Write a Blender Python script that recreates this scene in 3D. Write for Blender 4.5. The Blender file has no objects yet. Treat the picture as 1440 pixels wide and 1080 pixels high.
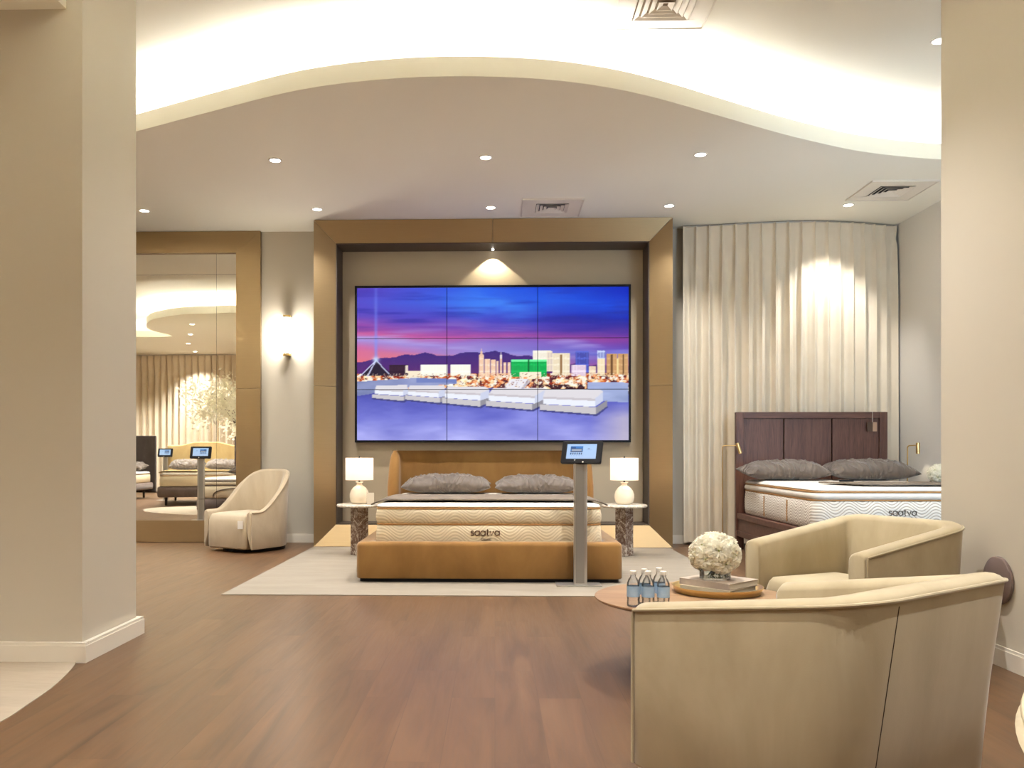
import bpy, bmesh, math, random
import numpy as np
from mathutils import Vector, Matrix, noise
from mathutils.geometry import tessellate_polygon
random.seed(7)
S = bpy.context.scene
C = S.collection
PI = math.pi
EXPO = 0.74

# ------------------------------------------------------------------ materials
def lin(c):
    c = c / 255.0
    return c / 12.92 if c <= 0.04045 else ((c + 0.055) / 1.055) ** 2.4
def col(r, g, b): return (lin(r), lin(g), lin(b), 1.0)

class NT:
    def __init__(s, name):
        s.m = bpy.data.materials.new(name); s.m.use_nodes = True
        s.t = s.m.node_tree; s.n = s.t.nodes; s.l = s.t.links
        s.b = s.n['Principled BSDF']; s.out = s.n['Material Output']
    def node(s, ty, **kw):
        nd = s.n.new(ty)
        for k, v in kw.items():
            if k.startswith('i_'):
                key = k[2:]
                key = int(key) if key.isdigit() else key.replace('_', ' ')
                nd.inputs[key].default_value = v
            else: setattr(nd, k, v)
        return nd
    def link(s, a, b): s.l.new(a, b)
    def coord(s, scale=(1, 1, 1), rot=(0, 0, 0), kind='Object'):
        tc = s.node('ShaderNodeTexCoord'); mp = s.node('ShaderNodeMapping')
        mp.inputs['Scale'].default_value = scale; mp.inputs['Rotation'].default_value = rot
        s.link(tc.outputs[kind], mp.inputs['Vector']); return mp.outputs['Vector']
    def noise(s, vec, scale, detail=4, rough=.55, dist=0):
        nd = s.node('ShaderNodeTexNoise'); nd.inputs['Scale'].default_value = scale
        nd.inputs['Detail'].default_value = detail; nd.inputs['Roughness'].default_value = rough
        nd.inputs['Distortion'].default_value = dist
        s.link(vec, nd.inputs['Vector']); return nd.outputs['Fac']
    def ramp(s, fac, stops):
        r = s.node('ShaderNodeValToRGB'); e = r.color_ramp.elements
        while len(e) < len(stops): e.new(.5)
        for el, (p, c) in zip(e, stops): el.position = p; el.color = c
        s.link(fac, r.inputs['Fac']); return r.outputs['Color']
    def math(s, op, a, b=None):
        nd = s.node('ShaderNodeMath', operation=op)
        for i, v in enumerate((a, b)):
            if v is None: continue
            if isinstance(v, (int, float)): nd.inputs[i].default_value = v
            else: s.link(v, nd.inputs[i])
        return nd.outputs[0]
    def mix(s, fac, a, b, mode='MIX'):
        nd = s.node('ShaderNodeMix', data_type='RGBA', blend_type=mode)
        for k, v in ((0, fac), (6, a), (7, b)):
            if isinstance(v, (int, float, tuple)): nd.inputs[k].default_value = v
            else: s.link(v, nd.inputs[k])
        return nd.outputs[2]
    def bump(s, h, strength=.2, dist=.01):
        nd = s.node('ShaderNodeBump'); nd.inputs['Strength'].default_value = strength; nd.inputs['Distance'].default_value = dist
        s.link(h, nd.inputs['Height']); s.link(nd.outputs['Normal'], s.b.inputs['Normal'])
    def set(s, **kw):
        for k, v in kw.items():
            key = k.replace('_', ' ')
            if isinstance(v, (int, float, tuple)): s.b.inputs[key].default_value = v
            else: s.link(v, s.b.inputs[key])
        return s.m

def plain(name, c, rough=.5, metal=0.0, **kw):
    t = NT(name); return t.set(Base_Color=c, Roughness=rough, Metallic=metal, **kw)
def painted(name, c, rough=.6):
    t = NT(name); v = t.coord(); n = t.noise(v, 60, 3)
    t.bump(n, .04, .002)
    return t.set(Base_Color=c, Roughness=rough, Specular_IOR_Level=.3)
def velvet(name, c, c2, scale=3.0, sheen=.35):
    t = NT(name); v = t.coord((1, 1, .45)); n = t.noise(v, scale, 5, .6, .4)
    t.set(Base_Color=t.ramp(n, [(.3, c2), (.62, c)]), Roughness=.85, Sheen_Weight=sheen, Sheen_Roughness=.4, Specular_IOR_Level=.15)
    t.bump(t.noise(t.coord(), 240, 2), .12, .002)
    return t.m
def cloth(name, c, c2, scale=6.0, rough=.85, weave=300):
    t = NT(name); n = t.noise(t.coord(), scale, 4)
    t.set(Base_Color=t.ramp(n, [(.3, c2), (.7, c)]), Roughness=rough, Specular_IOR_Level=.2)
    t.bump(t.noise(t.coord(), weave, 2), .15, .002)
    return t.m
def emitter(name, c, strength):
    t = NT(name); return t.set(Base_Color=(0, 0, 0, 1), Emission_Color=c, Emission_Strength=strength, Roughness=.5)
def glassy(name, c=(1, 1, 1, 1), rough=0.0, ior=1.45, trans=1.0):
    t = NT(name); return t.set(Base_Color=c, Roughness=rough, IOR=ior, Transmission_Weight=trans)

def wood_mat(name, a, b, c, axis='y', scale=1.0, rough=.45):
    t = NT(name)
    sc = {'y': (9, .8, 9), 'x': (.8, 9, 9), 'z': (9, 9, .8)}[axis]
    v = t.coord(tuple(k * scale for k in sc))
    n = t.noise(v, 2.2, 6, .6, 1.2); f = t.noise(v, 11, 4, .6)
    base = t.ramp(n, [(.3, a), (.5, b), (.7, c)])
    t.set(Base_Color=t.mix(.35, base, t.ramp(f, [(.35, a), (.65, c)])), Roughness=rough, Specular_IOR_Level=.35)
    t.bump(f, .08, .003)
    return t.m

def floor_mat():
    t = NT('floor_planks')
    tc = t.node('ShaderNodeTexCoord'); mp = t.node('ShaderNodeMapping')
    mp.inputs['Rotation'].default_value = (0, 0, PI / 2)
    t.link(tc.outputs['Object'], mp.inputs['Vector'])
    br = t.node('ShaderNodeTexBrick', offset=.37, offset_frequency=2)
    for k, v in (('Scale', 1), ('Mortar Size', .0012), ('Mortar Smooth', .1), ('Bias', 0), ('Brick Width', 1.22), ('Row Height', .185)): br.inputs[k].default_value = v
    br.inputs['Color1'].default_value = (0, 0, 0, 1); br.inputs['Color2'].default_value = (1, 1, 1, 1); br.inputs['Mortar'].default_value = (.5, .5, .5, 1)
    t.link(mp.outputs['Vector'], br.inputs['Vector'])
    # per-plank shift of the grain
    wn = t.node('ShaderNodeVectorMath', operation='SCALE'); wn.inputs['Scale'].default_value = 7.0
    t.link(br.outputs['Color'], wn.inputs[0])
    ad = t.node('ShaderNodeVectorMath', operation='ADD'); t.link(tc.outputs['Object'], ad.inputs[0]); t.link(wn.outputs[0], ad.inputs[1])
    m2 = t.node('ShaderNodeMapping'); m2.inputs['Scale'].default_value = (6, .55, 1); t.link(ad.outputs[0], m2.inputs['Vector'])
    g = t.noise(m2.outputs[0], 1.6, 5, .6, .9)
    m3 = t.node('ShaderNodeMapping'); m3.inputs['Scale'].default_value = (60, 2.4, 1); t.link(ad.outputs[0], m3.inputs['Vector'])
    fine = t.noise(m3.outputs[0], 1.5, 4, .65)
    a, b, c = col(66, 47, 32), col(93, 68, 46), col(113, 85, 59)
    base = t.ramp(g, [(.28, a), (.47, b), (.75, c)])
    base = t.mix(.30, base, t.ramp(fine, [(.3, a), (.7, c)]))
    tint = t.ramp(br.outputs['Color'], [(0, (.88, .87, .87, 1)), (1, (1.09, 1.07, 1.05, 1))])
    base = t.mix(1.0, base, tint, 'MULTIPLY')
    base = t.mix(t.math('MULTIPLY', br.outputs['Fac'], .4), base, col(66, 46, 36))
    t.set(Base_Color=base, Roughness=t.math('ADD', t.math('MULTIPLY', fine, .16), .30), Specular_IOR_Level=.42)
    t.bump(fine, .05, .002)
    return t.m

def stone_mat(name, a, b, grout=None):
    t = NT(name); v = t.coord((.7, 3.2, 1)); n = t.noise(v, 2.4, 6, .6, .6)
    base = t.ramp(n, [(.3, a), (.7, b)])
    f = t.noise(t.coord((1, 4, 1)), 14, 3)
    base = t.mix(.3, base, t.ramp(f, [(.3, a), (.7, b)]))
    return t.set(Base_Color=base, Roughness=.55, Specular_IOR_Level=.35)

def marble_mat(name, light, dark, scale=5, thr=(.42, .5, .56)):
    t = NT(name); v = t.coord(); n = t.noise(v, scale, 7, .62, 1.6); n2 = t.noise(v, scale * 2.7, 5, .6, 2.2)
    base = t.ramp(n, [(thr[0], light), (thr[1], dark), (thr[2], light)])
    base = t.mix(t.ramp(n2, [(.42, (0, 0, 0, 1)), (.52, (.8, .8, .8, 1)), (.6, (0, 0, 0, 1))]), base, dark)
    return t.set(Base_Color=base, Roughness=.22)

def quilt_mat(name, ground, line, period=.30, spacing=.026, amp=.042):
    t = NT(name); tc = t.node('ShaderNodeTexCoord'); sp = t.node('ShaderNodeSeparateXYZ'); t.link(tc.outputs['Object'], sp.inputs[0])
    s = t.math('ADD', sp.outputs[0], sp.outputs[1])
    w = t.math('MULTIPLY', t.math('SINE', t.math('MULTIPLY', s, 2 * PI / period)), amp)
    p = t.math('MULTIPLY', t.math('ADD', sp.outputs[2], w), 2 * PI / spacing)
    k = t.math('ADD', t.math('MULTIPLY', t.math('SINE', p), .5), .5)
    t.set(Base_Color=t.ramp(k, [(.05, line), (.45, ground)]), Roughness=.8, Specular_IOR_Level=.2)
    t.bump(k, .35, .004)
    return t.m

def bronze_mat(name, c, rough=.33):
    t = NT(name); n = t.noise(t.coord((1.5, 1.5, 160)), 3, 3)
    t.set(Base_Color=t.mix(.25, c, t.ramp(n, [(.3, tuple(x * .8 for x in c[:3]) + (1,)), (.7, tuple(x * 1.15 for x in c[:3]) + (1,))])), Roughness=rough, Metallic=1.0)
    return t.m

def vcol_screen(name, strength):
    t = NT(name); a = t.node('ShaderNodeAttribute', attribute_name='picture')
    t.set(Base_Color=(.004, .004, .005, 1), Roughness=.35, Specular_IOR_Level=.08, Emission_Color=a.outputs['Color'], Emission_Strength=strength)
    return t.m

M = dict(
    ceiling=painted('ceiling_paint', col(243, 241, 229), .7),
    wall=painted('wall_paint', col(204, 197, 183)),
    wall_cool=painted('niche_wall_paint', col(226, 224, 220)),
    trim=painted('trim_paint', col(232, 226, 214), .4),
    panel=painted('taupe_panel_paint', col(182, 168, 144), .5),
    floor=floor_mat(),
    stone=stone_mat('pale_stone', col(166, 153, 136), col(184, 172, 156)),
    inlay=stone_mat('pale_inlay', col(134, 125, 112), col(151, 142, 129)),
    bronze=bronze_mat('brushed_bronze', (.38, .275, .152, 1), .42),
    dark=plain('dark_reveal', col(70, 58, 48), .5),
    seam=plain('dark_seam', col(60, 45, 30), .6),
    mirror=plain('mirror_glass', (.96, .95, .88, 1), .012, 1.0),
    black=plain('black_plastic', (.008, .008, .010, 1), .45, Specular_IOR_Level=.15),
    blackmetal=plain('black_metal', (.02, .018, .017, 1), .4, .6),
    alu=plain('brushed_aluminium', (.55, .53, .50, 1), .38, .9),
    brass=plain('brass', (.78, .58, .27, 1), .3, 1.0),
    white_plastic=plain('white_plastic', col(235, 232, 225), .4),
    camel=velvet('camel_velvet', col(144, 108, 62), col(121, 86, 46), 2.2, .5),
    cream=velvet('cream_velvet', col(187, 174, 146), col(165, 151, 122), 2.5, .45),
    blush=velvet('pale_velvet', col(188, 174, 150), col(170, 154, 130), 3, .4),
    greyvelvet=velvet('mauve_grey_velvet', col(110, 96, 90), col(88, 76, 72), 3, .4),
    darkvelvet=velvet('charcoal_leather', col(66, 58, 56), col(50, 44, 42), 3, .2),
    beige=velvet('beige_linen', col(196, 172, 122), col(178, 152, 104), 3, .3),
    pillow=cloth('taupe_sateen', col(118, 103, 90), col(104, 90, 78), 5, .5, 120),
    throw=cloth('grey_throw', col(116, 105, 93), col(105, 95, 84), 4, .8, 200),
    quilt=quilt_mat('wave_quilted_cotton', col(224, 210, 182), col(204, 188, 158)),
    quilt_cool=quilt_mat('wave_quilted_white_cotton', col(216, 210, 200), col(166, 156, 142), .24, .026, .032),
    white_top=cloth('white_pillowtop', col(226, 221, 212), col(216, 209, 198), 8, .8, 160),
    gold_piping=plain('gold_piping', col(168, 124, 70), .6),
    brown_piping=plain('brown_piping', col(86, 66, 52), .6),
    ink=plain('brown_lettering', col(92, 62, 40), .7),
    ink_grey=plain('grey_lettering', col(88, 78, 70), .7),
    darkwood=wood_mat('dark_oak', col(66, 42, 35), col(92, 62, 52), col(112, 78, 66), 'z', 1.0, .42),
    darkwood_x=wood_mat('dark_oak_rail', col(66, 42, 35), col(92, 62, 52), col(108, 76, 64), 'x', 1.0, .42),
    walnut=wood_mat('light_walnut', col(140, 108, 80), col(158, 126, 96), col(174, 144, 112), 'x', .5, .4),
    paleash=wood_mat('pale_ash', col(196, 182, 150), col(212, 198, 168), col(222, 210, 182), 'y', .8, .4),
    marble=marble_mat('brown_veined_marble', col(205, 192, 176), col(96, 70, 56), 6, (.40, .5, .57)),
    marble_top=marble_mat('pale_marble', col(226, 220, 208), col(176, 166, 150), 5, (.44, .5, .55)),
    ceramic=plain('cream_ceramic', col(240, 228, 206), .25),
    curtain=cloth('ivory_drape', col(226, 215, 196), col(218, 206, 186), 3, .75, 150),
    petal_heart=plain('pale_green_heart', col(150, 160, 70), .7),
    stem=plain('green_stem', col(95, 105, 70), .7),
    bottle_label=cloth('blue_bottle_label', col(150, 184, 214), col(176, 200, 224), 22, .5),
    paper=plain('paper_pages', col(232, 222, 202), .8),
    cover_a=cloth('pale_book_cover', col(206, 192, 178), col(176, 160, 148), 9, .5),
    cover_b=plain('ivory_book_cover', col(222, 210, 188), .5),
    mauve=plain('mauve_disc', col(112, 96, 92), .45),
    lamp=emitter('lamp_lens', (1, .93, .82, 1), 14),
    dim_bulb=emitter('warm_bulb', (1, .86, .68, 1), 3),
    led_island=emitter('led_ribbon_island', (1, .975, .93, 1), 160),
    led=emitter('led_ribbon', (1, .975, .93, 1), 60),
    tube=emitter('frosted_tube', (1, .93, .82, 1), 16),
    duct_lit=plain('duct_lit', col(150, 132, 110), .8),  # inside of the upper vent where slots look lit, brightness put into the colour
    vent_shade=plain('duct_shade', (.03, .028, .03, 1), .8),  # dark inside of the vents, shade put into the colour
    blossom=cloth('silver_white_leaf', col(250, 248, 240), col(206, 204, 190), 20, .6),
    bark=plain('grey_bark', col(120, 104, 86), .8),
)
def thin_clear(name, tint=(1, 1, 1, 1), gloss=.08, rough=.02):
    """thin clear sheet: straight-through light plus a fresnel reflection"""
    t = NT(name); t.set(Base_Color=tint, Roughness=rough, Specular_IOR_Level=.5)
    tr = t.node('ShaderNodeBsdfTransparent'); tr.inputs[0].default_value = tint
    gl = t.node('ShaderNodeBsdfGlossy'); gl.inputs['Roughness'].default_value = rough
    fr = t.node('ShaderNodeLayerWeight'); fr.inputs['Blend'].default_value = .25
    ms = t.node('ShaderNodeMixShader'); t.link(t.math('ADD', t.math('MULTIPLY', fr.outputs['Fresnel'], .8), gloss * .4), ms.inputs[0])
    t.link(tr.outputs[0], ms.inputs[1]); t.link(gl.outputs[0], ms.inputs[2]); t.link(ms.outputs[0], t.out.inputs['Surface'])
    return t.m
M.update(glass=thin_clear('clear_glass', (.96, .97, .96, 1)), pane=thin_clear('window_glass', (.98, 1, 1, 1), .02), acrylic=thin_clear('clear_acrylic', (.95, .95, .94, 1), .3),
         water=thin_clear('water', (.93, .95, .95, 1), .05), bottle=thin_clear('clear_plastic_bottle', (.93, .95, .97, 1), .15, .06))
def petal_mat():
    t = NT('white_petal'); d = t.node('ShaderNodeBsdfTranslucent'); d.inputs['Color'].default_value = (.97, .96, .86, 1)
    t.set(Base_Color=col(254, 251, 238), Roughness=.7, Specular_IOR_Level=.2)
    ms = t.node('ShaderNodeMixShader'); ms.inputs[0].default_value = .45
    t.link(t.b.outputs[0], ms.inputs[1]); t.link(d.outputs[0], ms.inputs[2]); t.link(ms.outputs[0], t.out.inputs['Surface'])
    return t.m
M['petal'] = petal_mat()
def pillow_mat():
    t = NT('taupe_sateen'); n = t.noise(t.coord(), 5, 4)
    t.set(Base_Color=t.ramp(n, [(.3, col(82, 71, 62)), (.7, col(95, 83, 73))]), Roughness=.55, Specular_IOR_Level=.3, Sheen_Weight=.3)
    v = t.coord((5.5, 2.0, 3), (0, 0, .4)); r = t.math('ABSOLUTE', t.math('SUBTRACT', t.noise(v, 1.0, 3, .5, .8), .5))
    t.bump(t.math('POWER', t.math('SUBTRACT', 1.0, t.math('MULTIPLY', r, 2.2)), 4), .5, .05)
    return t.m
M['pillow'] = pillow_mat()
M['blossom'] = M['petal']
def shade_mat():
    t = NT('white_lampshade'); d = t.node('ShaderNodeBsdfTranslucent'); d.inputs['Color'].default_value = (.95, .88, .80, 1)
    t.set(Base_Color=col(245, 238, 230), Roughness=.8, Emission_Color=(1, .86, .74, 1), Emission_Strength=.16)
    ms = t.node('ShaderNodeMixShader'); ms.inputs[0].default_value = .5
    t.link(t.b.outputs[0], ms.inputs[1]); t.link(d.outputs[0], ms.inputs[2]); t.link(ms.outputs[0], t.out.inputs['Surface'])
    return t.m
M['shade'] = shade_mat()

# ------------------------------------------------------------------ mesh helpers
class MB:
    def __init__(s): s.v = []; s.f = []
    def add(s, vs, fs):
        b = len(s.v); s.v += [tuple(p) for p in vs]; s.f += [tuple(b + i for i in f) for f in fs]
        return s
    def box(s, x0, x1, y0, y1, z0, z1, rot=None, org=(0, 0, 0)):
        P = [(x0, y0, z0), (x1, y0, z0), (x1, y1, z0), (x0, y1, z0), (x0, y0, z1), (x1, y0, z1), (x1, y1, z1), (x0, y1, z1)]
        if rot is not None: P = [tuple(rot @ Vector(p) + Vector(org)) for p in P]
        return s.add(P, [(0, 3, 2, 1), (4, 5, 6, 7), (0, 1, 5, 4), (1, 2, 6, 5), (2, 3, 7, 6), (3, 0, 4, 7)])
    def loft(s, rings, closed=True, cap0=True, cap1=True, loop=False):
        n = len(rings[0]); V = [p for r in rings for p in r]; F = []
        R = len(rings)
        for i in range(R if loop else R - 1):
            a = i * n; b = ((i + 1) % R) * n
            for j in range(n if closed else n - 1):
                k = (j + 1) % n
                F.append((a + j, a + k, b + k, b + j))
        if not loop:
            if cap0: F.append(tuple(range(n - 1, -1, -1)))
            if cap1: F.append(tuple((R - 1) * n + j for j in range(n)))
        return s.add(V, F)
    def lathe(s, prof, n=32, c=(0, 0, 0), cap0=True, cap1=True):
        rings = [[(c[0] + r * math.cos(2 * PI * j / n), c[1] + r * math.sin(2 * PI * j / n), c[2] + z) for j in range(n)] for r, z in prof]
        return s.loft(rings, True, cap0, cap1)
    def cyl(s, x, y, z0, z1, r, n=24): return s.lathe([(r, z0), (r, z1)], n, (x, y, 0))
    def tube(s, pts, r, n=8, closed=False):
        P = [Vector(p) for p in pts]; rings = []; N = len(P); up = None
        for i in range(N):
            if closed: t = P[(i + 1) % N] - P[i - 1]
            else: t = P[min(i + 1, N - 1)] - P[max(i - 1, 0)]
            t.normalize()
            if up is None:
                up = Vector((0, 0, 1)) if abs(t.z) < .9 else Vector((1, 0, 0))
            a = t.cross(up)
            if a.length < 1e-6: a = t.cross(Vector((1, .3, .2)))
            a.normalize(); up = a.cross(t).normalized(); 
            rr = r[i] if isinstance(r, (list, tuple)) else r
            rings.append([tuple(P[i] + (a * math.cos(2 * PI * j / n) + up * math.sin(2 * PI * j / n)) * rr) for j in range(n)])
        return s.loft(rings, True, loop=closed)
    def prism(s, poly, z0, z1):
        n = len(poly)
        return s.loft([[(x, y, z0) for x, y in poly], [(x, y, z1) for x, y in poly]])
    def xform(s, mat):
        s.v = [tuple(mat @ Vector(p)) for p in s.v]; return s
    def build(s, name, mat, parent=None, smooth=35, bevel=0, seg=2, label=None, recalc=True):
        me = bpy.data.meshes.new(name); me.from_pydata(s.v, [], s.f)
        if recalc:
            bm = bmesh.new(); bm.from_mesh(me); bmesh.ops.remove_doubles(bm, verts=bm.verts, dist=1e-6)
            bmesh.ops.recalc_face_normals(bm, faces=bm.faces); bm.to_mesh(me); bm.free()
        me.materials.append(mat)
        o = bpy.data.objects.new(name, me); C.objects.link(o)
        if parent is not None: o.parent = parent
        if smooth:
            me.shade_smooth(); me.set_sharp_from_angle(angle=math.radians(smooth))
        if bevel:
            b = o.modifiers.new('bevel', 'BEVEL'); b.width = bevel; b.segments = seg; b.limit_method = 'ANGLE'; b.angle_limit = math.radians(40)
        if label: o['label'] = label
        return o

def thing(name, label, cat, loc=(0, 0, 0), rz=0, group=None):
    o = bpy.data.objects.new(name, None); C.objects.link(o); o.empty_display_size = .1
    o.location = loc; o.rotation_euler = (0, 0, rz); tag(o, label, cat, group); return o
def tag(o, label, cat, group=None):
    o['label'] = label; o['category'] = cat
    if group: o['group'] = group
    return o
def struct(o): o['kind'] = 'structure'; return o
def dup(root, loc, label, rz=None, group=None, skip=()):
    r = root.copy(); C.objects.link(r); r.location = loc
    if rz is not None: r.rotation_euler = (0, 0, rz)
    r['label'] = label
    if group: r['group'] = group
    for ch in list(root.children):
        if ch.name.split('.')[0] in skip: continue
        c = ch.copy(); C.objects.link(c); c.parent = r
        for g in list(ch.children):
            d = g.copy(); C.objects.link(d); d.parent = c
    return r
def lamp(kind, name, parent=None, loc=(0, 0, 0), rot=(0, 0, 0), power=50, color=(1, .84, .64), **kw):
    l = bpy.data.lights.new(name, kind); l.energy = power; l.color = color
    for k, v in kw.items(): setattr(l, k, v)
    o = bpy.data.objects.new(name, l); C.objects.link(o); o.location = loc; o.rotation_euler = rot
    if parent is not None: o.parent = parent
    return o

def rrect(w, d, r, n=6, cx=0, cy=0):
    r = max(min(r, w / 2 - 1e-4, d / 2 - 1e-4), 1e-4); P = []
    for sx, sy, a0 in ((1, 1, 0), (-1, 1, PI / 2), (-1, -1, PI), (1, -1, 3 * PI / 2)):
        for i in range(n + 1):
            a = a0 + PI / 2 * i / n
            P.append((cx + sx * (w / 2 - r) + r * math.cos(a), cy + sy * (d / 2 - r) + r * math.sin(a)))
    return P
def slab(mb, w, d, r, prof, n=6, cx=0, cy=0, bottom=True, crown=0.0, crings=6):
    """rounded-rectangle body: prof = [(z, inset)], top closed by rings that rise by crown"""
    rings = [[(x, y, z) for x, y in rrect(w - 2 * i, d - 2 * i, r - i if r - i > .01 else .01, n, cx, cy)] for z, i in prof]
    z, i = prof[-1]
    if crown:
        for k in range(1, crings + 1):
            s = 1 - k / crings * .97
            rings.append([(cx + (x - cx) * s, cy + (y - cy) * s, z + crown * (1 - s * s)) for x, y in [(q[0], q[1]) for q in rings[len(prof) - 1]]])
    return mb.loft(rings, True, bottom, True)
def catmull(P, n=8, closed=False):
    out = []; N = len(P)
    for i in range(N if closed else N - 1):
        g = lambda k: P[k % N] if closed else P[max(0, min(N - 1, k))]
        p0, p1, p2, p3 = (np.array(g(i + k), float) for k in (-1, 0, 1, 2))
        for j in range(n):
            t = j / n
            out.append(tuple(.5 * ((2 * p1) + (-p0 + p2) * t + (2 * p0 - 5 * p1 + 4 * p2 - p3) * t * t + (-p0 + 3 * p1 - 3 * p2 + p3) * t ** 3)))
    if not closed: out.append(tuple(P[-1]))
    return out
def offset(P, d):
    """open 2D path moved by d to its left"""
    out = []
    for i in range(len(P)):
        a = np.array(P[max(i - 1, 0)]); b = np.array(P[min(i + 1, len(P) - 1)]); t = (b - a) / np.linalg.norm(b - a)
        out.append((P[i][0] - t[1] * d, P[i][1] + t[0] * d))
    return out
def smooth01(t): t = max(0, min(1, t)); return t * t * (3 - 2 * t)

# ------------------------------------------------------------------ the room
ZL, ZU, YB, XN = 3.65, 4.0, 9.96, 4.585
struct(MB().box(-10.2, 4.9, -3.4, 10.2, -.1, 0).build('floor', M['floor'], smooth=0))
struct(MB().box(-10.2, 4.9, -3.4, 10.2, ZU, ZU + .1).build('ceiling', M['ceiling'], smooth=0))
struct(MB().box(-10.2, 4.9, YB, YB + .2, 0, ZU).build('wall_back', M['wall'], smooth=0))
struct(MB().box(-10.2, -10.0, -3.4, YB, 0, ZU).build('wall_left', M['wall'], smooth=0))
struct(MB().box(-10.0, 2.5, -3.4, -3.2, 0, ZU).build('wall_front', M['wall'], smooth=0))
XR, YR = 2.5, 4.858
struct(MB().box(XR, XR + .35, -3.4, YR, 0, ZU).build('wall_right', M['wall'], smooth=0))
struct(MB().box(XN, XN + .2, YR - .35, YB, 0, ZU).build('wall_niche', M['wall_cool'], smooth=0))
# window wall of the niche, facing the curtain: four pieces round one opening
wx0, wx1, wz0, wz1 = 2.98, 4.42, .25, 2.95
w = MB(); ya, yb = YR - .25, YR - .02
w.box(XR + .35, wx0, ya, yb, 0, ZU).box(wx1, XN, ya, yb, 0, ZU).box(wx0, wx1, ya, yb, 0, wz0).box(wx0, wx1, ya, yb, wz1, ZU)
struct(w.build('wall_window', M['wall_cool'], smooth=0))
w = MB(); ym = (ya + yb) / 2
for a, b, c_, d in ((wx0, wx1, wz0, wz0 + .05), (wx0, wx1, wz1 - .05, wz1), (wx0, wx0 + .05, wz0 + .05, wz1 - .05), (wx1 - .05, wx1, wz0 + .05, wz1 - .05), ((wx0 + wx1) / 2 - .02, (wx0 + wx1) / 2 + .02, wz0 + .05, wz1 - .05)):
    w.box(a, b, ym - .03, ym + .03, c_, d)
win = struct(w.build('window_1', M['trim'], smooth=0))
struct(MB().box(wx0 + .05, wx1 - .05, ym - .004, ym + .004, wz0 + .05, wz1 - .05).build('window_pane', M['pane'], win, smooth=0))
lamp('AREA', 'daylight', None, ((wx0 + wx1) / 2, ya - .02, 1.6), (PI / 2, 0, 0), 50, (.62, .80, 1.0), shape='RECTANGLE', size=1.3, size_y=2.5)
# pillar on the left
px0, px1, py0, py1 = -3.1, -2.078, 4.24, 4.885
struct(MB().box(px0, px1, py0, py1, 0, ZU).build('wall_pillar', M['wall'], smooth=0))
struct(MB().box(px0, -2.16, 3.0, py0, 3.288, ZU).build('trim_soffit', M['ceiling'], smooth=0))
def baseboard(name, boxes):
    m = MB()
    for b in boxes:
        m.box(*b, 0, .085)
        x0, x1, y0, y1 = b
        m.box(x0 + .004, x1 - .004, y0 + .004, y1 - .004, .085, .1)
    return struct(m.build(name, M['trim'], smooth=0))
bt = .035
baseboard('baseboard_pillar', [(px0, px1 + bt, py0 - bt, py0), (px1, px1 + bt, py0, py1), (px0, px1 + bt, py1, py1 + bt)])
baseboard('baseboard_back', [(-2.74, -2.02, YB - .02, YB), (1.96, XN, YB - .02, YB), (-10, -6.02, YB - .02, YB)])
baseboard('baseboard_right', [(XR - .02, XR, -3.2, YR), (XR, XR + .35, YR, YR + .02)])
baseboard('baseboard_niche', [(XN - .02, XN, YR, YB - .03)])
# dropped ceiling with wavy upstand, over the display side
edge1 = [(-10, 6.0), (-8, 6.2), (-6.5, 6.6), (-5.46, 7.05), (-4.88, 7.2), (-4.2, 7.28), (-3.6, 7.18), (-2.905, 6.82), (-2.14, 6.427), (-1.519, 6.121), (-1.08, 5.975), (-.62, 5.897), (-.275, 5.884), (.02, 5.901), (.316, 5.943), (.62, 6.026), (.939, 6.156), (1.282, 6.347), (1.655, 6.586), (2.057, 6.845), (2.338, 7.02), (2.628, 7.187), (3.075, 7.417), (3.507, 7.57), (3.946, 7.673), (4.6, 7.75)]
def dropped(name, edge, rest, side):
    """edge: 2D path of the upstand; rest: corner points that close the region; side: +1 if the region lies left of the path"""
    E = catmull(edge, 5)
    poly = E + rest
    me = bpy.data.meshes.new(name); bm = bmesh.new()
    lo = [bm.verts.new((x, y, ZL)) for x, y in poly]; hi = [bm.verts.new((x, y, ZL + .05)) for x, y in poly]
    for tri in tessellate_polygon([[Vector((x, y, 0)) for x, y in poly]]):
        if len(set(tri)) == 3:
            bm.faces.new([lo[k] for k in tri]); bm.faces.new([hi[k] for k in tri][::-1])
    for i in range(len(E) - 1, len(poly)):
        j = (i + 1) % len(poly); bm.faces.new((lo[i], lo[j], hi[j], hi[i]))
    I = offset(E, .03 * side)
    t1 = [bm.verts.new((x, y, ZL + .138)) for x, y in E]; t2 = [bm.verts.new((x, y, ZL + .138)) for x, y in I]; b2 = [bm.verts.new((x, y, ZL + .05)) for x, y in I]
    for i in range(len(E) - 1):
        bm.faces.new((lo[i], lo[i + 1], t1[i + 1], t1[i])); bm.faces.new((t1[i], t1[i + 1], t2[i + 1], t2[i])); bm.faces.new((t2[i], t2[i + 1], b2[i + 1], b2[i]))
    bmesh.ops.recalc_face_normals(bm, faces=bm.faces); bm.to_mesh(me); bm.free()
    me.materials.append(M['ceiling']); o = bpy.data.objects.new(name, me); C.objects.link(o); struct(o)
    # LED ribbon lying on the ledge behind the upstand
    a = offset(E, .085 * side); b = offset(E, .115 * side); m = MB()
    k = list(range(0, len(E), 2))
    m.loft([[(a[i][0], a[i][1], ZL + .124), (b[i][0], b[i][1], ZL + .124), (b[i][0], b[i][1], ZL + .051), (a[i][0], a[i][1], ZL + .051)] for i in k])
    return m
m = dropped('ceiling_dropped', edge1, [(4.6, YB), (-10, YB)], 1)
tag(m.build('led_strip', M['led'], smooth=0), 'glowing cove light strip hidden behind the wavy ceiling edge above the video wall', 'light strip')
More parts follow.
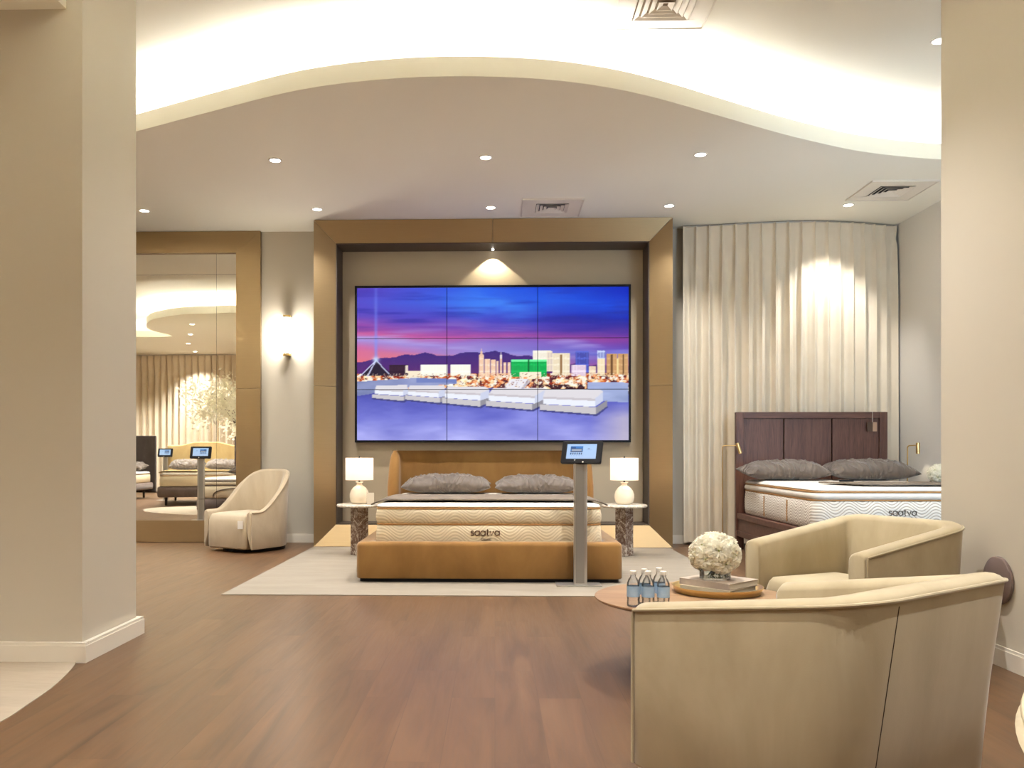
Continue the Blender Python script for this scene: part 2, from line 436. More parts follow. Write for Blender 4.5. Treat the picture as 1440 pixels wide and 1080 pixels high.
edge2 = [(2.5, 2.6), (1.2, 2.9), (-.5, 3.0), (-1.6, 2.7), (-2.4, 2.5), (-3.2, 2.9), (-4.0, 3.85), (-4.79, 4.2), (-5.25, 4.13), (-5.81, 4.06), (-6.34, 3.74), (-6.76, 3.32), (-7.19, 2.48), (-7.28, 1.9), (-7.15, 1.3), (-7.3, 1.02), (-8.04, .99), (-9, 1.0), (-10, 1.05)]
m = dropped('ceiling_island', edge2, [(-10, -3.2), (2.5, -3.2)], 1)
tag(m.build('led_strip', M['led_island'], smooth=0), 'cove light strip of the rounded ceiling island seen only in the tall mirror', 'light strip')

# stone circle let into the floor at the left
blob = catmull([(-2.3, 4.55), (-2.114, 4.257), (-1.994, 3.84), (-1.945, 3.5), (-1.93, 3.2), (-2.02, 2.7), (-2.5, 2.2), (-3.3, 2.0), (-4.5, 2.25), (-5.6, 2.9), (-6.5, 3.75), (-6.3, 4.7), (-5.4, 5.45), (-4.2, 5.6), (-3.0, 5.2)], 8, True)
struct(MB().prism([(x, y) for x, y in blob], 0, .004).build('floor_inlay', M['stone'], smooth=0))
# flush stone floor inlay, drawn as a thin separate slab
tag(MB().prism([(-2.02, 6.25), (1.915, 6.25), (1.925, 9.44), (-2.02, 9.44)], .0, .006).build('inlay', M['inlay'], smooth=0), 'large pale beige stone floor inlay under the camel velvet bed', 'inlay')

# ------------------------------------------------------------------ ceiling fittings
lens = MB().lathe([(.045, -.004), (.045, -.001)], 24); 
def make_downlight():
    t = thing('downlight', '', 'ceiling light', (0, 0, 0))
    r = MB().lathe([(.046, -.001), (.046, -.006), (.052, -.008), (.058, -.006), (.060, 0)], 28, cap0=False, cap1=False)
    r.build('trim_ring', M['white_plastic'], t)
    lens.build('lens', M['lamp'], t)
    return t
DL = make_downlight(); first = [True]
def downlight(x, y, z, label, power=55, size=110, blend=.9, tilt=(0, 0), group=None, color=(1, .965, .92)):
    if first[0]:
        t = DL; t.location = (x, y, z); t['label'] = label; first[0] = False
        if group: t['group'] = group
    else: t = dup(DL, (x, y, z), label, group=group)
    lamp('SPOT', 'spot', None, (x, y, z - .03), (tilt[0], tilt[1], 0), power, color, spot_size=math.radians(size), spot_blend=blend, shadow_soft_size=.03)
g = 'recessed ceiling downlights'
P0 = 165
for x, y, l in ((-1.949, 7.519, 'recessed round downlight, left one of the middle row of three under the wavy edge'), (-.081, 7.501, 'recessed round downlight in the centre of the middle row above the bed foot'), (1.788, 7.484, 'recessed round downlight, right one of the row of three nearest the wavy edge')):
    downlight(x, y, ZL, l, P0, group=g)
for x, y, l in ((-3.757, 9.044, 'recessed downlight close to the pillar, in front of the tall mirror'), (-1.894, 9.045, 'recessed downlight just left of the top left corner of the bronze surround'), (-.045, 9.033, 'recessed downlight beside the square vent above the bronze surround'), (1.83, 9.023, 'recessed downlight above the top right corner of the bronze surround')):
    downlight(x, y, ZL, l, 92, group=g)
downlight(3.701, 9.052, ZL, 'recessed downlight in front of the ivory curtain, near the square vent', 78, 78, .7, (math.radians(20), 0), g)
downlight(3.178, 6.199, ZU, 'bright downlight in the upper ceiling half hidden by the right wall edge', P0, group=g)
for x, y, l in ((-6.11, 2.83, 'downlight in the ceiling island, nearest its rounded edge in the mirror'), (-6.66, 1.4, 'second downlight from the edge of the ceiling island in the mirror'), (-7.27, -.16, 'third downlight in the mirror, towards the far curtain'), (-7.68, -1.78, 'downlight washing the far curtain seen in the mirror')):
    downlight(x, y, ZL, l, 330, group=g)
# unseen downlights added as fill, one matched to the table shadow: rows over the seating and over the left aisle
for x, y, z, p in ((-5.6, 9.05, ZL, 80), (-5.6, 7.9, ZL, 80), (-4.2, 6.4, ZU, 110), (-.5, 4.9, ZU, 38), (1.1, 4.9, ZU, 95), (-1.3, 1.9, ZL, 60), (.35, 1.7, ZL, 60), (1.7, 1.4, ZL, 55), (-4.4, 1.2, ZL, 110), (-1.2, -.6, ZL, 60), (1.0, -.8, ZL, 60), (-9.0, 3.2, ZU, 120), (-5.9, .2, ZL, 110), (-9.0, -.9, ZL, 110)):
    downlight(x, y, z, 'unseen recessed downlight added over the floor outside the picture', p * 2.5, group='added downlights outside the picture')
def vent(x, y, z, label, inner=.17, duct_tone='vent_shade'):
    t = thing('ceiling_vent', label, 'vent', (x, y, z), 0, 'square ceiling vents')
    h = .305; m = MB()
    for a, b, c_, d in ((-h, h, -h, -inner), (-h, h, inner, h), (-h, -inner, -inner, inner), (inner, h, -inner, inner)): m.box(a, b, c_, d, -.012, 0)
    m.build('frame_plate', M['trim'], t, smooth=0, bevel=.003)
    e = MB()
    for a, b, c_, d in ((-h - .012, h + .012, -h - .012, -h - .002), (-h - .012, h + .012, h + .002, h + .012), (-h - .012, -h - .002, -h, h), (h + .002, h + .012, -h, h)): e.box(a, b, c_, d, -.016, 0)
    e.build('edge_trim', M['trim'], t, smooth=0)
    MB().box(-inner, inner, -inner, inner, -.0015, -.0005).build('duct_tone', M[duct_tone], t, smooth=0)
    for k in range(4):
        r = inner - .004 - k * inner * .235; q = r - inner * .17
        sq = lambda k_, z_: [(k_ * sx, k_ * sy, z_) for sx, sy in ((1, 1), (-1, 1), (-1, -1), (1, -1))]
        L = MB(); L.loft([sq(q, -.003), sq(r, -.018), sq(r - .004, -.018), sq(q - .004, -.003)], loop=True)
        L.build('louver', M['trim'], t, smooth=0)
vent(.60, 9.05, ZL, 'square white air vent just above the bronze surround, right of a downlight')
vent(3.915, 8.56, ZL, 'square air vent with dark slots near the curtain corner')
vent(1.12, 5.64, ZU, 'large square air vent in the upper ceiling at the top edge of the photo', .19, 'duct_lit')

# ------------------------------------------------------------------ display surround and video wall
sx0, sx1, ix0, ix1, iz0, iz1, yo, yi = -2.02, 1.957, -1.792, 1.722, .243, 3.412, 9.46, 9.565
t = thing('display_surround', 'tall brushed bronze splayed frame round the video wall behind the bed', 'wall frame', (0, 0, 0))
zt = ZL - .004
def splay(pts_o, pts_i):
    """one splayed face between an outer edge (front) and an inner edge (set back), closed behind"""
    m = MB(); a, b = pts_o; c_, d = pts_i
    V = [(a[0], yo, a[1]), (b[0], yo, b[1]), (d[0], yi, d[1]), (c_[0], yi, c_[1])]
    W = [(p[0], YB - .012, p[2]) for p in V]
    return m.add(V + W, [(0, 1, 2, 3), (7, 6, 5, 4), (0, 4, 5, 1), (1, 5, 6, 2), (2, 6, 7, 3), (3, 7, 4, 0)])
gp = .002; xm = (sx0 + sx1) / 2 + .007; zm = 1.80
for o_, i_ in (([(sx0 + gp, zt), (xm - gp, zt)], [(ix0 + gp, iz1), (xm - gp, iz1)]), ([(xm + gp, zt), (sx1 - gp, zt)], [(xm + gp, iz1), (ix1 - gp, iz1)]),
               ([(sx0, zt - gp), (sx0, zm + gp)], [(ix0, iz1 - gp), (ix0, zm + gp)]), ([(sx0, zm - gp), (sx0, gp + .008)], [(ix0, zm - gp), (ix0, iz0 + gp)]),
               ([(sx1, zm + gp), (sx1, zt - gp)], [(ix1, zm + gp), (ix1, iz1 - gp)]), ([(sx1, gp + .008), (sx1, zm - gp)], [(ix1, iz0 + gp), (ix1, zm - gp)]),
               ([(sx0 + gp, .008), (sx1 - gp, .008)], [(ix0 + gp, iz0), (ix1 - gp, iz0)])):
    splay(o_, i_).build('frame_panel', M['bronze'], t, smooth=0)
m = MB()
for a, b, c_, d in ((ix0, ix0 + .012, iz0, iz1), (ix1 - .012, ix1, iz0, iz1), (ix0 + .012, ix1 - .012, iz1 - .012, iz1), (ix0 + .012, ix1 - .012, iz0, iz0 + .012)): m.box(a, b, yi + .004, YB - .03, c_, d)
m.build('dark_reveal', M['dark'], t, smooth=0)
MB().box(ix0 + .013, ix1 - .013, YB - .03, YB - .012, iz0 + .013, iz1 - .013).build('back_panel', M['panel'], t, smooth=0, label='taupe painted panel behind the screens')
n = MB().lathe([(.011, -.012), (.013, 0)], 16, (-.025, 9.84, iz1 - .014)); n.build('spotlight', M['lamp'], t)
lamp('SPOT', 'niche_spot', None, (-.025, 9.84, iz1 - .05), (math.radians(6), 0, 0), 17, (1, .90, .70), spot_size=math.radians(104), spot_blend=.2, shadow_soft_size=.012)

# picture on the video wall, painted with numpy
def value_noise(W, H, fx, fy, seed, octs=4):
    rng = np.random.default_rng(seed); out = np.zeros((H, W)); a = 1; tot = 0
    for o in range(octs):
        gx, gy = int(fx * 2 ** o) + 2, int(fy * 2 ** o) + 2
        G = rng.random((gy + 1, gx + 1)); x = np.linspace(0, gx - 1e-6, W); y = np.linspace(0, gy - 1e-6, H)
        xi = x.astype(int); yi_ = y.astype(int); tx = x - xi; ty = y - yi_; tx = tx * tx * (3 - 2 * tx); ty = ty * ty * (3 - 2 * ty)
        g = lambda j, i: G[np.ix_(j, i)]
        v = (g(yi_, xi) * (1 - tx) + g(yi_, xi + 1) * tx) * (1 - ty)[:, None] + (g(yi_ + 1, xi) * (1 - tx) + g(yi_ + 1, xi + 1) * tx) * ty[:, None]
        out += a * v; tot += a; a *= .5
    return out / tot
def poly_mask(U, V, P):
    ins = np.zeros(U.shape, bool); n = len(P)
    for i in range(n):
        (x0, y0), (x1, y1) = P[i], P[(i + 1) % n]
        if y0 == y1: continue
        c = ((V >= min(y0, y1)) & (V < max(y0, y1))); x = x0 + (V - y0) * (x1 - x0) / (y1 - y0)
        ins ^= c & (U < x)
    return ins
def paint_city(W, H):
    u = np.linspace(0, 1, W); v = np.linspace(0, 1, H); U, V = np.meshgrid(u, v)
    # sky: rows of colour at left, middle and right
    ys = [0, .10, .20, .27, .32, .37, .43, .48, .54, .60]
    Lc = [(96, 66, 190), (84, 78, 205), (98, 72, 190), (160, 78, 170), (205, 98, 160), (170, 150, 225), (215, 110, 165), (232, 120, 130), (150, 70, 130), (120, 60, 120)]
    Mc = [(40, 96, 236), (50, 110, 240), (66, 70, 200), (110, 70, 180), (185, 84, 165), (150, 120, 205), (150, 140, 215), (235, 125, 130), (190, 90, 130), (150, 70, 120)]
    Rc = [(8, 40, 190), (14, 70, 220), (16, 40, 180), (60, 44, 165), (140, 62, 160), (110, 70, 180), (90, 96, 205), (110, 76, 185), (215, 96, 130), (190, 100, 130)]
    warp = (value_noise(W, H, 2, 6, 3) - .5) * .10
    VV = np.clip(V + warp - .03 * (U - .5), 0, 1)
    def rows(cs): return np.stack([np.interp(VV, ys, [c[k] for c in cs]) for k in range(3)], -1)
    A, B, D = rows(Lc), rows(Mc), rows(Rc); w = U[..., None]
    img = np.where(w < .45, A + (B - A) * (w / .45), B + (D - B) * ((w - .45) / .55))
    st = value_noise(W, H, 3, 26, 11, 4); k = np.clip((st - .5) * 5, 0, 1)[..., None] * np.exp(-((VV - .36) / .10) ** 2)[..., None]
    img = img * (1 - .55 * k) + np.array([178, 172, 236]) * .55 * k
    k = np.clip((.46 - st) * 5, 0, 1)[..., None] * np.exp(-((VV - .16) / .16) ** 2)[..., None]
    img = img * (1 - .5 * k) + np.array([30, 34, 150]) * .5 * k
    k = np.clip((value_noise(W, H, 3, 10, 21) - .52) * 5, 0, 1)[..., None] * np.exp(-((VV - .12) / .1) ** 2)[..., None] * np.exp(-((U - .58) / .22) ** 2)[..., None]
    img = img * (1 - .7 * k) + np.array([66, 140, 250]) * .7 * k
    # light beam
    bm_ = np.exp(-((U - .07) / .006) ** 2) * np.clip(.35 + V, 0, 1) * (V < .47)
    img = img * (1 - bm_[..., None] * .8) + np.array([120, 150, 255]) * bm_[..., None] * .8
    # mountains
    rx = [0, .06, .12, .18, .25, .30, .36, .42, .46, .52, .57, .60, .64, .72, .8, 1]
    ry = [.485, .47, .46, .445, .425, .445, .44, .42, .43, .415, .44, .45, .445, .50, .505, .52]
    jag = (value_noise(W, 2, 40, 1, 5)[0] - .5) * .018
    mt = V > np.interp(u, rx, ry)[None, :] + jag[None, :]
    mc = np.stack([np.interp(V, [.42, .56, .64], [c0, c1, c2]) for c0, c1, c2 in ((62, 96, 190), (40, 46, 90), (128, 118, 90))], -1)
    img[mt] = mc[mt]
    # city lights band
    band = (V > .565) & (V < .70); n1 = value_noise(W, H, 60, 34, 8, 2); n2 = value_noise(W, H, 90, 50, 9, 1)
    warm = np.stack([np.clip(165 + 330 * (n1 - .3), 90, 255), np.clip(100 + 480 * (n1 - .42), 44, 255), np.clip(58 + 520 * (n1 - .46), 30, 250)], -1)
    warm[n2 > .70] = (255, 246, 232); warm[(n2 < .28)] = (92, 40, 50)
    img[band] = warm[band]
    R = np.random.default_rng(4)
    def tower(x0, x1, y0, y1, c, win=0, wc=(255, 240, 210)):
        k = (U >= x0) & (U < x1) & (V >= y0) & (V < y1); img[k] = c
        if win:
            h = (np.sin(U * 900) * np.sin(V * 620)) > .1 - win * .3; img[k & h] = wc
    # pyramid
    pm = poly_mask(U, V, [(.07, .475), (.015, .575), (.135, .575)]); img[pm] = (40, 30, 52)
    for x1 in (.015, .04, .125):
        d = np.abs((U - .07) - (V - .475) / (.575 - .475) * (x1 - .07)); k = (d < .0025) & (V > .475) & (V < .58); img[k] = (214, 220, 255)
    gl = np.exp(-(((U - .07) / .012) ** 2 + ((V - .47) / .018) ** 2))[..., None]; img = img * (1 - gl) + np.array([200, 225, 255]) * gl
    tower(.12, .19, .505, .575, (70, 40, 62), 1, (50, 30, 50)); tower(.178, .19, .51, .56, (200, 190, 190), 1)
    tower(.235, .335, .505, .575, (255, 250, 226), 1, (255, 255, 246)); tower(.345, .42, .505, .575, (255, 248, 224), 1, (255, 255, 248)); tower(.19, .235, .545, .59, (250, 236, 210))
    for x0, x1, y0 in ((.452, .468, .44), (.472, .492, .47), (.495, .512, .475), (.515, .522, .48), (.528, .536, .455), (.541, .552, .49), (.556, .568, .49)): tower(x0, x1, y0, .59, (238, 176, 140), 1, (255, 232, 205))
    img[poly_mask(U, V, [(.460, .40), (.453, .45), (.467, .45)])] = (240, 200, 170); img[poly_mask(U, V, [(.532, .42), (.527, .462), (.537, .462)])] = (250, 240, 235)
    tower(.57, .70, .475, .585, (10, 150, 70), 1, (20, 200, 96)); tower(.57, .70, .475, .487, (120, 255, 170)); tower(.632, .636, .475, .585, (6, 96, 46)); tower(.60, .68, .555, .60, (255, 250, 230), 1)
    tower(.65, .715, .415, .475, (236, 226, 205), 1, (255, 250, 236)); tower(.70, .72, .42, .55, (190, 170, 180), 1)
    tower(.722, .785, .43, .575, (228, 205, 165), 1, (255, 246, 222)); tower(.75, .756, .44, .575, (150, 110, 70))
    tower(.805, .855, .42, .56, (44, 42, 120), 1, (96, 110, 220)); tower(.79, .845, .51, .58, (205, 170, 200), 1, (250, 236, 250)); tower(.855, .88, .52, .58, (220, 180, 150), 1)
    tower(.885, .915, .415, .55, (60, 66, 160), 1, (206, 220, 255)); tower(.885, .915, .47, .58, (240, 214, 160), 1)
    tower(.918, .957, .435, .575, (186, 134, 84), 1, (226, 178, 122)); tower(.935, .941, .44, .575, (110, 76, 48)); tower(.96, 1.0, .435, .575, (190, 140, 90), 1, (226, 180, 126)); tower(.978, .984, .44, .575, (110, 76, 48)); tower(.957, .963, .47, .58, (255, 236, 170))
    for (x, y) in zip(R.random(120), R.random(120)):
        yy = .575 + y * .07; k = ((U - x) / .007) ** 2 + ((V - yy) / .008) ** 2 < 1; img[k] = ((255, 250, 236), (255, 214, 160), (255, 170, 110))[int(y * 300) % 3]
    # dark trees right
    k = (V > .635) & (V < .70) & (U > .66) & (n1 < .58); img[k] = (66, 36, 44)
    # terrace
    fl = value_noise(W, H, 6, 12, 14, 4); tone = np.clip((fl - .5) * 2, -1, 1)[..., None]
    F = np.stack([np.interp(V, [.66, .74, .85, 1], c) for c in ([96, 104, 128, 164], [96, 108, 132, 166], [176, 200, 222, 236])], -1) + tone * np.array([34, 34, 24])
    wr = np.clip((U - .86) / .12, 0, 1)[..., None] * np.clip((V - .76) / .1, 0, 1)[..., None]; F = F * (1 - wr * .6) + np.array([214, 200, 196]) * wr * .6
    fm = V > np.interp(u, [0, .1, .4, .6, .85, 1], [.70, .67, .655, .66, .69, .70])[None, :]; img[fm] = F[fm]
    wl = poly_mask(U, V, [(0, .615), (.22, .59), (.37, .60), (.37, .63), (.2, .65), (0, .71)]); wcol = np.array([150, 160, 205]) + tone * 40; img[wl] = wcol[wl]
    img[poly_mask(U, V, [(.22, .59), (.37, .60), (.37, .625), (.22, .62)])] = (118, 134, 196)
    wl = poly_mask(U, V, [(.85, .62), (1, .625), (1, .755), (.9, .745), (.85, .70)]); wcol = np.array([168, 182, 226]) + tone * 36; img[wl] = wcol[wl]
    # five beds in a row
    Q = lambda p: ((p[0] / 3.43 - 22) / 382, (p[1] / 3.43 + 94) / 214)
    def quad(c, *P): img[poly_mask(U, V, [Q(p) for p in P])] = c
    beds = [((162, 165), (162, 188), (300, 197), (300, 172), (322, 160), (322, 190), (170, 148), (318, 145), (148, 190), (148, 207), (302, 222), (302, 200), (324, 188), (324, 205)),
            ((322, 170), (322, 194), (470, 206), (470, 178), (502, 163), (502, 200), (332, 146), (498, 148), (310, 195), (310, 215), (478, 232), (478, 208), (504, 198), (504, 216)),
            ((500, 178), (500, 208), (675, 220), (675, 187), (716, 168), (716, 208), (515, 152), (706, 156), (487, 208), (487, 232), (672, 250), (672, 222), (718, 206), (718, 228)),
            ((715, 188), (715, 222), (935, 236), (935, 200), (990, 168), (990, 212), (735, 160), (968, 160), (700, 222), (700, 246), (922, 266), (922, 238), (992, 212), (992, 236)),
            ((975, 203), (975, 238), (1225, 252), (1225, 213), (1264, 180), (1264, 224), (987, 166), (1250, 170), (960, 240), (960, 266), (1230, 288), (1230, 254), (1282, 220), (1282, 250))]
    for A_, B_, C_, D_, E_, F_, G_, H_, I_, J_, K_, L_, M_, N_ in beds:
        quad((74, 76, 140), (I_[0], J_[1]), (K_[0], K_[1]), N_, (N_[0] + 6, N_[1] + 4), (K_[0] + 4, K_[1] + 9), (I_[0], J_[1] + 8))
        quad((206, 202, 206), I_, J_, K_, L_); quad((150, 148, 158), L_, K_, N_, M_)
        quad((240, 244, 255), A_, B_, C_, D_); quad((208, 214, 238), D_, C_, F_, E_)
        quad((228, 224, 230), A_, D_, E_, H_, G_)
        mid = lambda p, q, t_: (p[0] + (q[0] - p[0]) * t_, p[1] + (q[1] - p[1]) * t_)
        quad((206, 200, 206), mid(A_, B_, 0), mid(A_, B_, .28), mid(D_, C_, .28), D_)
    img[poly_mask(U, V, [(.545, .655), (.57, .598), (.632, .60), (.605, .665)])] = (240, 238, 248); img[poly_mask(U, V, [(.605, .665), (.632, .60), (.64, .615), (.615, .668)])] = (190, 186, 200)
    rs_ = np.random.default_rng(31)
    sp_ = rs_.random((H, W)); kb = (V > .565) & (V < .70) & (V < np.interp(u, [0, .2, .37, .38, .84, .85, 1], [.60, .585, .595, .65, .66, .61, .615])[None, :])
    img[kb & (sp_ > .90)] = (255, 236, 205); img[kb & (sp_ < .07)] = (120, 52, 40)
    for dx in (-1, 1):  # a touch of softness
        img = img * .8 + np.roll(img, dx, 1) * .2
    return np.clip(img, 0, 255)
def s2l(a):
    a = a / 255.0
    return np.where(a <= .04045, a / 12.92, ((a + .055) / 1.055) ** 2.4)
def picture_mesh(name, img, x0, x1, z0, z1, y, mat, parent):
    """flat lit screen facing -Y carrying one colour per point"""
    H, W, _ = img.shape; xs = np.linspace(x0, x1, W); zs = np.linspace(z1, z0, H); X, Z = np.meshgrid(xs, zs)
    co = np.stack([X, np.full_like(X, y), Z], -1).reshape(-1, 3)
    i = np.arange(H * W).reshape(H, W); q = np.stack([i[1:, :-1], i[1:, 1:], i[:-1, 1:], i[:-1, :-1]], -1).reshape(-1, 4)
    me = bpy.data.meshes.new(name); me.vertices.add(len(co)); me.vertices.foreach_set('co', co.ravel().astype('f4'))
    me.loops.add(q.size); me.loops.foreach_set('vertex_index', q.ravel().astype('i4')); me.polygons.add(len(q)); me.polygons.foreach_set('loop_start', (np.arange(len(q)) * 4).astype('i4'))
    me.update(calc_edges=True); me.validate()
    a = me.color_attributes.new('picture', 'FLOAT_COLOR', 'POINT')
    a.data.foreach_set('color', np.concatenate([s2l(img), np.ones((H, W, 1))], -1).reshape(-1).astype('f4'))
    me.materials.append(mat); o = bpy.data.objects.new(name, me); C.objects.link(o); o.parent = parent; return o
SCR = vcol_screen('screen_picture', 1.0 / 2 ** EXPO)
vx0, vx1, vz0, vz1, vy = -1.622, 1.56, 1.172, 2.985, 9.845
t = thing('video_wall', 'wall of nine screens showing beds on a terrace before a city at dusk', 'video screen', (0, 0, 0))
PW, PH = 130, 74; city = paint_city(PW * 3, PH * 3); bz = .022; gw = .0035
pw, ph = (vx1 - vx0 - 2 * bz) / 3, (vz1 - vz0 - 2 * bz) / 3
b = MB(); b.box(vx0, vx1, vy + .006, YB - .034, vz0, vz1); b.build('housing', M['black'], t, smooth=0)
m = MB()
for a, b_, c_, d in ((vx0, vx1, vz1 - bz, vz1), (vx0, vx1, vz0, vz0 + bz), (vx0, vx0 + bz, vz0 + bz, vz1 - bz), (vx1 - bz, vx1, vz0 + bz, vz1 - bz)): m.box(a, b_, vy - .008, vy + .006, c_, d)
m.build('bezel', M['black'], t, smooth=0)
for r in range(3):
    for c_ in range(3):
        x0 = vx0 + bz + c_ * pw + gw; x1 = vx0 + bz + (c_ + 1) * pw - gw; z1 = vz1 - bz - r * ph - gw; z0 = vz1 - bz - (r + 1) * ph + gw
        picture_mesh('screen_panel', city[r * PH:(r + 1) * PH, c_ * PW:(c_ + 1) * PW], x0, x1, z0, z1, vy, SCR, t)

# ------------------------------------------------------------------ mirror and wall light
mx0, mx1 = -6.02, -2.742; nx0, nx1, nz0, nz1 = -5.734, -3.028, .257, 3.395; my = 9.90
t = thing('wall_mirror', 'tall panelled mirror in a wide bronze frame beside the pillar', 'mirror', (0, 0, 0))
def flatm(P):
    m = MB(); m.add([(x, my, z) for x, z in P] + [(x, YB - .005, z) for x, z in P], [(0, 1, 2, 3), (7, 6, 5, 4), (0, 4, 5, 1), (1, 5, 6, 2), (2, 6, 7, 3), (3, 7, 4, 0)]); return m
mz1 = zt; g2 = .0015
flatm([(mx0, mz1), (mx1, mz1), (nx1, nz1), (nx0, nz1)]).build('frame_rail', M['bronze'], t, smooth=0)
flatm([(mx0, .006), (nx0, nz0), (nx1, nz0), (mx1, .006)]).build('frame_rail', M['bronze'], t, smooth=0)
for xo, xi in ((mx0, nx0), (mx1, nx1)):
    flatm([(xo, mz1 - g2), (xi, nz1 - g2), (xi, 1.8 + g2), (xo, 1.8 + g2)]).build('frame_stile', M['bronze'], t, smooth=0)
    flatm([(xo, 1.8 - g2), (xi, 1.8 - g2), (xi, nz0 + g2), (xo, .006 + g2)]).build('frame_stile', M['bronze'], t, smooth=0)
MB().box(nx0 + .001, nx1 - .001, 9.944, YB - .005, nz0 + .001, nz1 - .001).build('backing', M['seam'], t, smooth=0)
xs = [nx0 + .002, -5.49, -3.272, nx1 - .002]; zs = [nz0 + .002, .507, 3.146, nz1 - .002]
for i in range(3):
    for j in range(3):
        MB().box(xs[i] + .0015, xs[i + 1] - .0015, 9.940, 9.9435, zs[j] + .0015, zs[j + 1] - .0015).build('mirror_pane', M['mirror'], t, smooth=0)
t = thing('wall_sconce', 'glowing upright tube wall light with brass ends beside the mirror', 'wall light', (-2.425, YB, 2.42))
MB().box(-.035, .035, -.025, -.001, -.235, .235).build('backplate', M['brass'], t, smooth=0, bevel=.004)
MB().lathe([(.045, -.205), (.045, .205)], 24, (0, -.075, 0)).build('glass_tube', M['tube'], t)
for z in (-.222, .222):
    m = MB().lathe([(.046, z - .016), (.046, z + .012)], 24, (0, -.075, 0)); m.box(-.03, .03, -.075, -.02, z - .010, z + .010); m.build('end_cap', M['brass'], t)
lamp('POINT', 'sconce_glow', None, (-2.425, YB - .16, 2.42), (0, 0, 0), 10, (1, .92, .80), shadow_soft_size=.06)

# ------------------------------------------------------------------ lettering made of strokes
def strokes_saatva(h=.045, r=.0032):
    """single-storey lowercase letters as flat strokes in the XZ plane, x from 0"""
    out = []; x = 0; R = h / 2
    arc = lambda cx, cz, rx, rz, a0, a1, n=18: [(cx + rx * math.cos(math.radians(a0 + (a1 - a0) * i / n)), cz + rz * math.sin(math.radians(a0 + (a1 - a0) * i / n))) for i in range(n + 1)]
    for ch in 'saatva':
        if ch == 's':
            q = h * .26
            out.append(arc(x + h * .34, h - q, q * 1.15, q, 35, 270, 14) + arc(x + h * .34, q, q * 1.15, q, 90, -145, 14)[1:]); x += h * .9
        elif ch == 'a':
            out.append(arc(x + R, R, R, R, 0, 360, 24)); out.append([(x + h, h), (x + h, 0)]); x += h * 1.28
        elif ch == 't':
            out.append([(x + h * .22, h * 1.4), (x + h * .22, h * .22)] + arc(x + h * .44, h * .22, h * .22, h * .22, 180, 270, 6)); out.append([(x, h), (x + h * .52, h)]); x += h * .78
        elif ch == 'v':
            out.append([(x, h), (x + h * .42, 0), (x + h * .84, h)]); x += h * 1.08
    return out, x
def lettering(parent, cx, y, z, mat, h=.045, r=.0044, sub=None):
    S_, W = strokes_saatva(h); m = MB()
    for L in S_: m.tube([(cx - W / 2 + a, y, z + b) for a, b in L], r, 6)
    m.build('lettering', mat, parent)
    if sub:
        cu = bpy.data.curves.new('sub', 'FONT'); cu.body = sub; cu.size = .030; cu.align_x = 'CENTER'; cu.extrude = .0008
        o = bpy.data.objects.new('sub', cu); me = bpy.data.meshes.new_from_object(o)
        bpy.data.objects.remove(o); me.materials.append(M['ink_grey'])
        k = bpy.data.objects.new('model_lettering', me); C.objects.link(k); k.parent = parent; k.location = (cx, y, z - .043); k.rotation_euler = (PI / 2, 0, 0)

# ------------------------------------------------------------------ camel bed
bcx = -.05
t = thing('upholstered_bed', 'camel velvet bed with winged headboard on the pale stone inlay', 'bed', (bcx, 0, 0))
m = MB(); hw = 1.075; fy, by = 6.87, 9.17; rw = .125
ring = lambda z, i: [(x, y, z) for x, y in rrect(2 * (hw - i), (9.18 - fy) - 2 * i, .05, 5, 0, (fy + 9.18) / 2)]
inn = lambda z, i: [(x, y, z) for x, y in rrect(2 * (hw - rw + i), (9.18 - fy) - 2 * rw + 2 * i, .03, 5, 0, (fy + 9.18) / 2)]
m.loft([ring(.036, .006), ring(.046, 0), ring(.295, 0), ring(.315, .006), ring(.327, .02), ring(.331, .04), inn(.331, .03), inn(.327, .01), inn(.31, 0), inn(.06, 0)], cap0=False, cap1=False)
m.build('bed_base', M['camel'], t, smooth=60)
MB().prism(rrect(2 * hw - .05, 9.18 - fy - .05, .04, 5, 0, (fy + 9.18) / 2), .0065, .036).build('plinth', M['black'], t, smooth=0)
MB().box(-hw + rw + .004, hw - rw - .004, fy + rw + .004, 9.18 - rw - .004, .06, .185).build('platform', M['dark'], t, smooth=0)
# headboard: U-shaped plan, corners rounded, leaning outward wings
def hb_ring(z, ins, flare):
    o = 1.08 - ins + flare; i_ = .952 + ins + flare * .6; P = []
    f = 8.86 + ins; bk = 9.20 - ins; ib = 9.055 - ins
    P += [(-o + .05, f), (-o + .015, f + .015), (-o, f + .05), (-o, bk - .06), (-o + .02, bk - .02), (-o + .06, bk)]
    P += [(o - .06, bk), (o - .02, bk - .02), (o, bk - .06), (o, f + .05), (o - .015, f + .015), (o - .05, f)]
    P += [(i_ + .05, f), (i_ + .015, f + .015), (i_, f + .05)]
    P += [(i_ - .05 * (1 - math.cos(a)) , ib - .05 + .05 * math.sin(a)) for a in (0, .5, 1.0, 1.5)]
    P += [(-i_ + .05 * (1 - math.cos(a)), ib - .05 + .05 * math.sin(a)) for a in (1.5, 1.0, .5, 0)]
    P += [(-i_, f + .05), (-i_ - .015, f + .015), (-i_ - .05, f)]
    return [(x, y, z) for x, y in P]
def hb_top(z, ins):  # top edge: wing fronts fall back as they rise
    return z
m = MB(); R_ = []
for z, ins in ((.34, .0), (.7, 0), (.9, .0), (.98, .004), (1.03, .014), (1.06, .03), (1.073, .05), (1.076, .062)):
    k = smooth01((z - .6) / .48); ring_ = hb_ring(z, ins, 0)
    ring_ = [((x * (1 - .022 * k) if abs(x) > 1 else x), (y + .10 * k * k * max(0, (9.0 - y) / .14) if y < 9.0 else y), zz) for x, y, zz in ring_]
    R_.append(ring_)
m.loft(R_); m.build('headboard', M['camel'], t, smooth=50)

